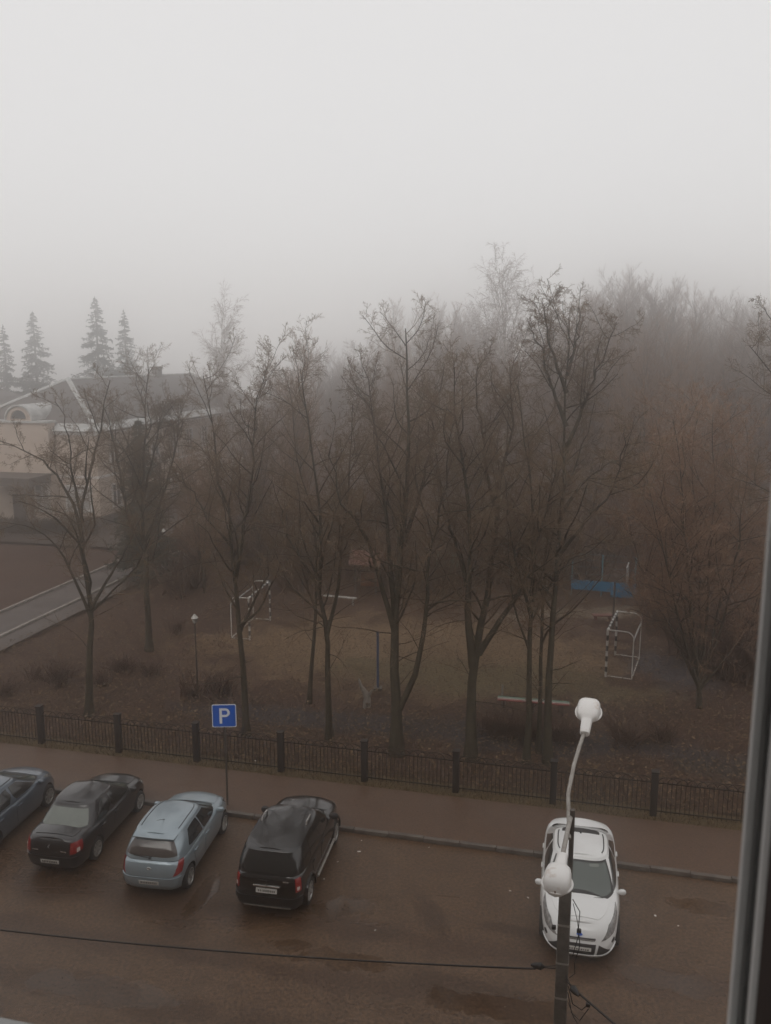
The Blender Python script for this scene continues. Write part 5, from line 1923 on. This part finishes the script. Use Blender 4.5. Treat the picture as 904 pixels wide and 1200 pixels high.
def goal(base0, base1, depth, label, side):
    """frame goal: banded posts and bar, white side hoops and ground frame; base0, base1 = ground points of the posts"""
    d = base1 - base0
    w = d.length
    rz = math.atan2(d.y, d.x)
    root = empty('goal_frame', base0, label, 'goal', 'goals of the sports ground', rz=rz)
    H = 2.05
    def banded(a, b_, name):
        a, b_ = Vector(a), Vector(b_)
        n = max(3, int((b_ - a).length / .21))
        m = MB()
        for i in range(n):
            m.tube([a.lerp(b_, i / n), a.lerp(b_, (i + 1) / n)], .05, 8, mi=i % 2)
        m.build(name, [M_GOALW, M_BLACK], root)
    WG = M_GOALW
    banded((0, 0, 0), (0, 0, H), 'post')
    banded((w, 0, 0), (w, 0, H), 'post')
    banded((0, 0, H), (w, 0, H), 'crossbar')
    for x, nm in ((0, 'side_hoop'), (w, 'side_hoop')):
        pts = [(x, 0, H)] + [(x, side * (depth * .72 + .28 * depth * math.sin(t)), H - .30 + .30 * math.cos(t)) for t in np.linspace(0, math.pi / 2, 6)] + [(x, side * depth, 0.05), (x, 0, 0.05)]
        MB().tube(pts, .027, 8).build(nm, M_GOALW, root, smooth=True)
    MB().tube([(0, side * depth, .06), (w, side * depth, .06)], .026, 8).build('ground_bar', M_GOALW, root, smooth=True)
    MB().tube([(0, side * depth, H - .34), (w, side * depth, H - .34)], .034, 8).build('back_bar', M_GREYSTEEL, root, smooth=True)
    return root


goal(G(710, 793), G(721, 768), 1.05, 'white and black banded football goal on the right side of the pitch', -1)
goal(G(293, 750), G(317, 727), .9, 'white and black banded football goal on the left side of the pitch', 1)


def backboard():
    b_ = G(718, 742)
    root = empty('basketball_hoop', b_, 'grey basketball backboard on a post behind the right goal', 'basketball hoop', rz=R(70))
    MB().tube([(0, 0, 0), (0, 0, 2.55), (0, -.5, 3.0)], .045, 8).build('post', M_DARKSTEEL, root, smooth=True)
    MB().box((0, -.55, 3.05), (1.2, .05, .8), bev=.01).build('board', M_GREYSTEEL, root)
    MB().tube([(.22 * math.cos(t), -.82 + .22 * math.sin(t), 2.8) for t in np.linspace(0, 2 * math.pi, 17)], .012, 6).build('ring', M_RUST, root)


backboard()


def bench():
    a, b_ = G(583, 831), G(667, 838)
    d = b_ - a
    root = empty('long_bench', a, 'long low bench with worn white, red and green planks behind the fence', 'bench', rz=math.atan2(d.y, d.x))
    L_ = d.length
    M_R = mat('bench_red', (0.26, 0.05, 0.04), 0.6, (0.16, 0.05, 0.04), 6.0)
    M_Gr = mat('bench_green', (0.10, 0.20, 0.14), 0.6, (0.08, 0.13, 0.10), 6.0)
    M_Wd = mat('bench_pale', (0.42, 0.39, 0.35), 0.7, (0.2, 0.17, 0.14), 7.0)
    for k, m in enumerate((M_R, M_Wd, M_Gr)):
        MB().box((L_ / 2, -.12 + .13 * k, .44), (L_, .11, .045), bev=.008).build('plank', m, root)
    for x in (.25, L_ / 2, L_ - .25):
        MB().box((x, 0, .205), (.08, .34, .42), bev=.01).build('leg', M_DARKSTEEL, root)
    MB().box((.16, .22, .45), (.07, .07, .9), bev=.01).build('end_post', M_GREYSTEEL, root)


bench()


def low_rail():
    a, b_ = G(373, 706), G(418, 710)
    d = b_ - a
    root = empty('low_rail', a, 'low white painted rail at the far edge of the pitch', 'rail', rz=math.atan2(d.y, d.x))
    L_ = d.length
    MB().box((L_ / 2, 0, .42), (L_, .08, .09), bev=.01).build('bar', M_GOALW, root)
    for x in (.2, L_ - .2):
        MB().box((x, 0, .18), (.09, .09, .36), bev=.01).build('leg', M_GREYSTEEL, root)


low_rail()


def blue_fence():
    M_BL = mat('blue_boards', (0.018, 0.14, 0.26), 0.6, (0.016, 0.11, 0.21), 3.0)
    M_TL = mat('teal_posts', (0.07, 0.22, 0.28), 0.6, (0.06, 0.16, 0.2), 4.0)
    a, b_ = G(669, 696), G(744, 702)
    d = b_ - a
    L_ = d.length
    root = empty('ball_fence', a, 'bright blue board fence with thin teal net posts at the wood edge', 'fence', rz=math.atan2(d.y, d.x))
    n = 26
    for nm, x0, x1, z0, z1 in (('board', 0, L_ * .62, .30, .86), ('board', L_ * .62 + .02, L_, .02, .86)):
        m = MB()
        k = int((x1 - x0) / .13)
        for i in range(k):
            m.box((x0 + (i + .5) * (x1 - x0) / k, 0, (z0 + z1) / 2), ((x1 - x0) / k - .006, .03, z1 - z0))
        m.box(((x0 + x1) / 2, .04, z1 - .12), (x1 - x0, .045, .07))
        m.box(((x0 + x1) / 2, .04, z0 + .12), (x1 - x0, .045, .07))
        m.build(nm, M_BL, root)
    for x in (0.03, L_ * .48, L_ - .03):
        MB().tube([(x, .10, -.05), (x, .10, 2.35)], .035, 8).build('post', M_TL, root, smooth=True)
    nb = MB()
    for z in (1.2, 1.6, 2.0, 2.33):
        nb.tube([(0, .10, z), (L_, .10, z)], .007, 4)
    nb.build('net_wire', M_TL, root)


blue_fence()


def lantern(px, py, D=None, H=3.3, label='', k=.72):
    v = G(px, py) if D is None else P(px, py, D)
    root = empty('park_lantern', (v.x, v.y, 0), label, 'lamp', 'park lanterns in the park')
    MB().tube([(0, 0, 0), (0, 0, H - .35)], [.04, .025], 8).build('pole', M_DARKSTEEL, root, smooth=True)
    hd = MB()
    hd.lathe([(0, H), (.03 * k, H - .01), (.20 * k, H - .16), (.17 * k, H - .18), (.10 * k, H - .36), (0, H - .38)], 14)
    hd.build('lamp_head', M_GOALW, root, smooth=True)


lantern(232, 813, H=3.3, label='white topped park lantern on a thin pole, the nearest, left of the sign')
lantern(354, 645, 44.5, H=3.75, label='white topped park lantern glimpsed among branches above the low rail')
lantern(193, 640, 47.5, H=3.6, label='white topped park lantern in front of the dark conifer')


def net_post():
    v = G(443, 808)
    root = empty('volleyball_post', (v.x, v.y, 0), 'blue grey volleyball post standing alone on the pitch', 'post')
    M_ = mat('post_blue', (0.06, 0.10, 0.20), 0.6, (0.045, 0.07, 0.13), 4.0)
    MB().tube([(0, 0, .03), (0, 0, 2.45)], .05, 10).build('tube', M_, root, smooth=True)
    MB().box((0, 0, .05), (.34, .34, .10), bev=.02).build('foot', M_CONC, root)
    MB().tube([(0, -.05, 2.3), (0, -.12, 2.3)], .02, 6).build('hook', M_DARKSTEEL, root)


net_post()


def stump():
    v = G(430, 826)
    p_ = [(0, 0, -.1), (.02, 0, .25), (-.05, .02, .48), (-.22, .03, .75), (-.30, .04, 1.05)]
    root = empty('broken_stump', (v.x, v.y, 0), 'pale broken tree stump with a torn branch behind the fence', 'stump')
    M_ = mat('bare_wood', (0.26, 0.23, 0.20), 0.85, (0.14, 0.12, 0.1), 6.0)
    MB().tube(p_, [.17, .14, .12, .07, .03], 9).build('wood', M_, root, smooth=True)
    MB().tube([(0, 0, .3), (.14, -.05, .5), (.2, -.05, .62)], [.09, .06, .03], 7).build('side_branch', M_, root, smooth=True)


stump()


def play_hut(px, py, D, w, hgt, roofm, wallm, label):
    v = P(px, py, D)
    root = empty('play_hut', (v.x, v.y, 0), label, 'play hut', rz=R(-12))
    for sx in (-1, 1):
        for sy in (-1, 1):
            MB().box((sx * (w / 2 - .06), sy * .55, hgt / 2), (.1, .1, hgt), bev=.01).build('post', M_DARKSTEEL, root)
    MB().box((0, .55, hgt * .3), (w - .24, .05, hgt * .45)).build('back_panel', wallm, root)
    rb = MB()
    o = .25
    rb.prism([(-.9, hgt - .02), (.9, hgt - .02), (0, hgt + .62)], -w / 2 - o, w / 2 + o, Matrix(((0, 0, 1, 0), (1, 0, 0, 0), (0, 1, 0, 0), (0, 0, 0, 1))))
    rb.build('roof', roofm, root)


M_REDR = mat('red_roof', (0.16, 0.055, 0.04), 0.7, (0.10, 0.045, 0.035), 2.0)
M_GRNR = mat('green_roof', (0.04, 0.11, 0.08), 0.7, (0.03, 0.08, 0.06), 2.0)
M_ORG = mat('orange_board', (0.22, 0.09, 0.04), 0.7, (0.15, 0.06, 0.03), 3.0)
play_hut(431, 652, 47.3, 1.3, 1.75, M_REDR, M_ORG, 'small red roofed play hut at the back of the pitch')
play_hut(526, 672, 49.0, .9, 1.1, M_GRNR, M_GRNR, 'small green play hut right of the red roofed one')
b = MB()
b.box((0, 0, .22), (1.0, .35, .06), bev=.01)
b.box((-.35, 0, .1), (.08, .3, .2))
b.box((.35, 0, .1), (.08, .3, .2))
o = b.build('play_bench', M_REDR)
v = G(706, 728)
o.location = (v.x, v.y, .1)
tag(o, 'small red play bench standing left of the basketball post', 'bench')

# ------------------------------------------------------------------ fallen leaves and dead grass, one layer nobody could count
def litter():
    N = 90000
    u = rng.uniform(-26, 22, N)
    n = FN + 0.5 + 26 * rng.uniform(0, 1, N) ** 1.5
    x = u * UX - n * UY
    y = u * UY + n * UX
    dens = 0.5 + 0.5 * np.sin(x * .7 + 1.3 * np.sin(y * .5)) * np.sin(y * .9 + np.sin(x * .4))
    k = rng.uniform(0, 1, N) < .35 + .65 * dens
    x, y = x[k], y[k]
    N = len(x)
    a = rng.uniform(0, 6.28, N)
    s = rng.uniform(.03, .075, N)
    z = 0.10 + rng.uniform(0, .06, N)
    q0 = np.stack([np.cos(a), np.sin(a), rng.uniform(-.4, .4, N)], -1) * s[:, None]
    q1 = np.stack([-np.sin(a), np.cos(a), rng.uniform(-.4, .4, N)], -1) * (s * .7)[:, None]
    c = np.stack([x, y, z], -1)
    V = np.stack([c - q0, c - q1 * .8, c + q0, c + q1], 1).reshape(-1, 3)
    F = np.arange(4 * N).reshape(-1, 4)
    # a few leaves blown over the road and pavement
    K = 500
    u = rng.uniform(-18, 16, K)
    n = np.where(rng.uniform(0, 1, K) < .6, rng.uniform(20.2, FN, K), rng.uniform(10, 21, K))
    a = rng.uniform(0, 6.28, K)
    s = rng.uniform(.015, .035, K)
    c = np.stack([u * UX - n * UY, u * UY + n * UX, np.where(n > KN + .07, .106, .006)], -1)
    q0 = np.stack([np.cos(a), np.sin(a), rng.uniform(0, .3, K)], -1) * s[:, None]
    q1 = np.stack([-np.sin(a), np.cos(a), 0 * a], -1) * (s * .7)[:, None]
    V3 = np.stack([c - q0, c - q1 * .8, c + q0, c + q1], 1).reshape(-1, 3)
    F3 = np.arange(4 * K).reshape(-1, 4)
    # dead grass blades
    M_ = 26000
    u = rng.uniform(-26, 22, M_)
    n = FN - .3 + 14 * rng.uniform(0, 1, M_) ** 2.2
    c = np.stack([u * UX - n * UY, u * UY + n * UX, np.full(M_, .06)], -1)
    a = rng.uniform(0, 6.28, M_)
    w = np.stack([np.cos(a), np.sin(a), 0 * a], -1) * .007
    h = rng.uniform(.08, .22, M_)
    l_ = np.stack([rng.normal(size=M_) * .09, rng.normal(size=M_) * .09, h], -1)
    V2 = np.stack([c - w, c + w, c + l_ + w * .3, c + l_ - w * .3], 1).reshape(-1, 3)
    F2 = np.arange(4 * M_).reshape(-1, 4)
    m = mat('dead_leaves', (0.035, 0.024, 0.018), 0.85, (0.19, 0.125, 0.070), per_island=True, spec=0.2)
    o = np_mesh('fallen_leaves', [(V, F), (V2, F2), (V3, F3)], m, smooth=False)
    tag(o, 'brown fallen leaves and dead grass strewn under the trees', None, None, 'stuff')


litter()

# ------------------------------------------------------------------ the window the photograph is taken from
def window_here():
    root = empty('window', (0.219, 0.48, CAMH), 'white plastic window frame in shade along the right edge of the photo', 'window', rz=SA)
    M_PVC = mat('window_pvc', (0.84, 0.83, 0.81), 0.4, (0.80, 0.79, 0.77), 3.0)
    M_GASK = mat('window_gasket', (0.10, 0.098, 0.095), 0.6)
    M_CAS = mat('dark_casing', (0.022, 0.011, 0.009), 0.6, (0.03, 0.016, 0.012), 6.0)
    z0, z1 = -.62, 1.1
    def ext(poly, name, m, par):
        return MB().prism(poly, z0, z1).build(name, m, par)
    fr = MB()
    # outer jamb bead, recess, inner bead (rounded)
    fr.prism([(0.0, 0.0), (.05, 0.0), (.05, -.07), (.014, -.07), (.014, -.012), (.003, -.012), (0.0, -.009)][::-1], z0, z1)
    f_ = fr.build('frame', M_PVC, root)
    ext([(.006, -.013), (.0135, -.013), (.0135, -.040), (.0075, -.040), (.0095, -.028)][::-1], 'gasket', M_GASK, f_)
    bead = [(.0135, -.041)] + [(.0085 - .0085 * math.sin(t), -.053 + .012 * math.cos(t)) for t in np.linspace(0, math.pi, 9)] + [(.0135, -.066)]
    ext(bead, 'bead', M_PVC, f_)
    ext([(.0, -.071), (.30, -.071), (.30, -.12), (.001, -.12)][::-1], 'casing', M_CAS, root)
    # far jamb, sill, lintel
    MB().box((-1.30, -.035, .25), (.06, .07, 1.7)).build('jamb', M_PVC, root)
    MB().box((-.62, -.035, -.60), (1.3, .07, .06)).build('rail', M_PVC, root)
    MB().box((-.62, .0, 1.06), (1.3, .07, .06)).build('head_rail', M_PVC, root)
    e = Vector((-.385 - .219, .748 - .48, 0))
    ly = -e.x * UY + e.y * UX
    MB().box((-.62, ly / 2 + .01, -.655), (1.5, ly - .02, .012)).build('outer_sill', M_TIN, root)
    # unseen house wall and unlit room behind the camera, added to block sky light
    hw = MB()
    def wl(x0, x1, a, c, y0=-.16, y1=.12):
        hw.box(((x0 + x1) / 2, (y0 + y1) / 2, (a + c) / 2), (x1 - x0, y1 - y0, c - a))
    wl(.31, 42, -13.2, 5)
    wl(-48, -1.34, -13.2, 5)
    wl(-1.34, .31, -13.2, -.68)
    wl(-1.34, .31, 1.12, 5)
    o = hw.build('house_wall', mat('house_render', (.32, .29, .26), .9, (.26, .235, .21), 1.0))
    o.location = root.location
    o.rotation_euler = (0, 0, SA)
    tag(o, kind='structure')
    rm = MB()
    for c, d in (((-.5, -3.2, .2), (4.2, .1, 3.0)), ((-2.6, -1.68, .2), (.1, 2.9, 3.0)), ((1.6, -1.68, .2), (.1, 2.9, 3.0)), ((-.5, -1.68, 1.7), (4.3, 3.0, .1)), ((-.5, -1.68, -1.4), (4.3, 3.0, .1))):
        rm.box(c, d)
    o = rm.build('room', mat('room_walls', (.10, .075, .06), .9, (.08, .06, .05), 1.0))
    o.location = root.location
    o.rotation_euler = (0, 0, SA)
    tag(o, kind='structure')


window_here()
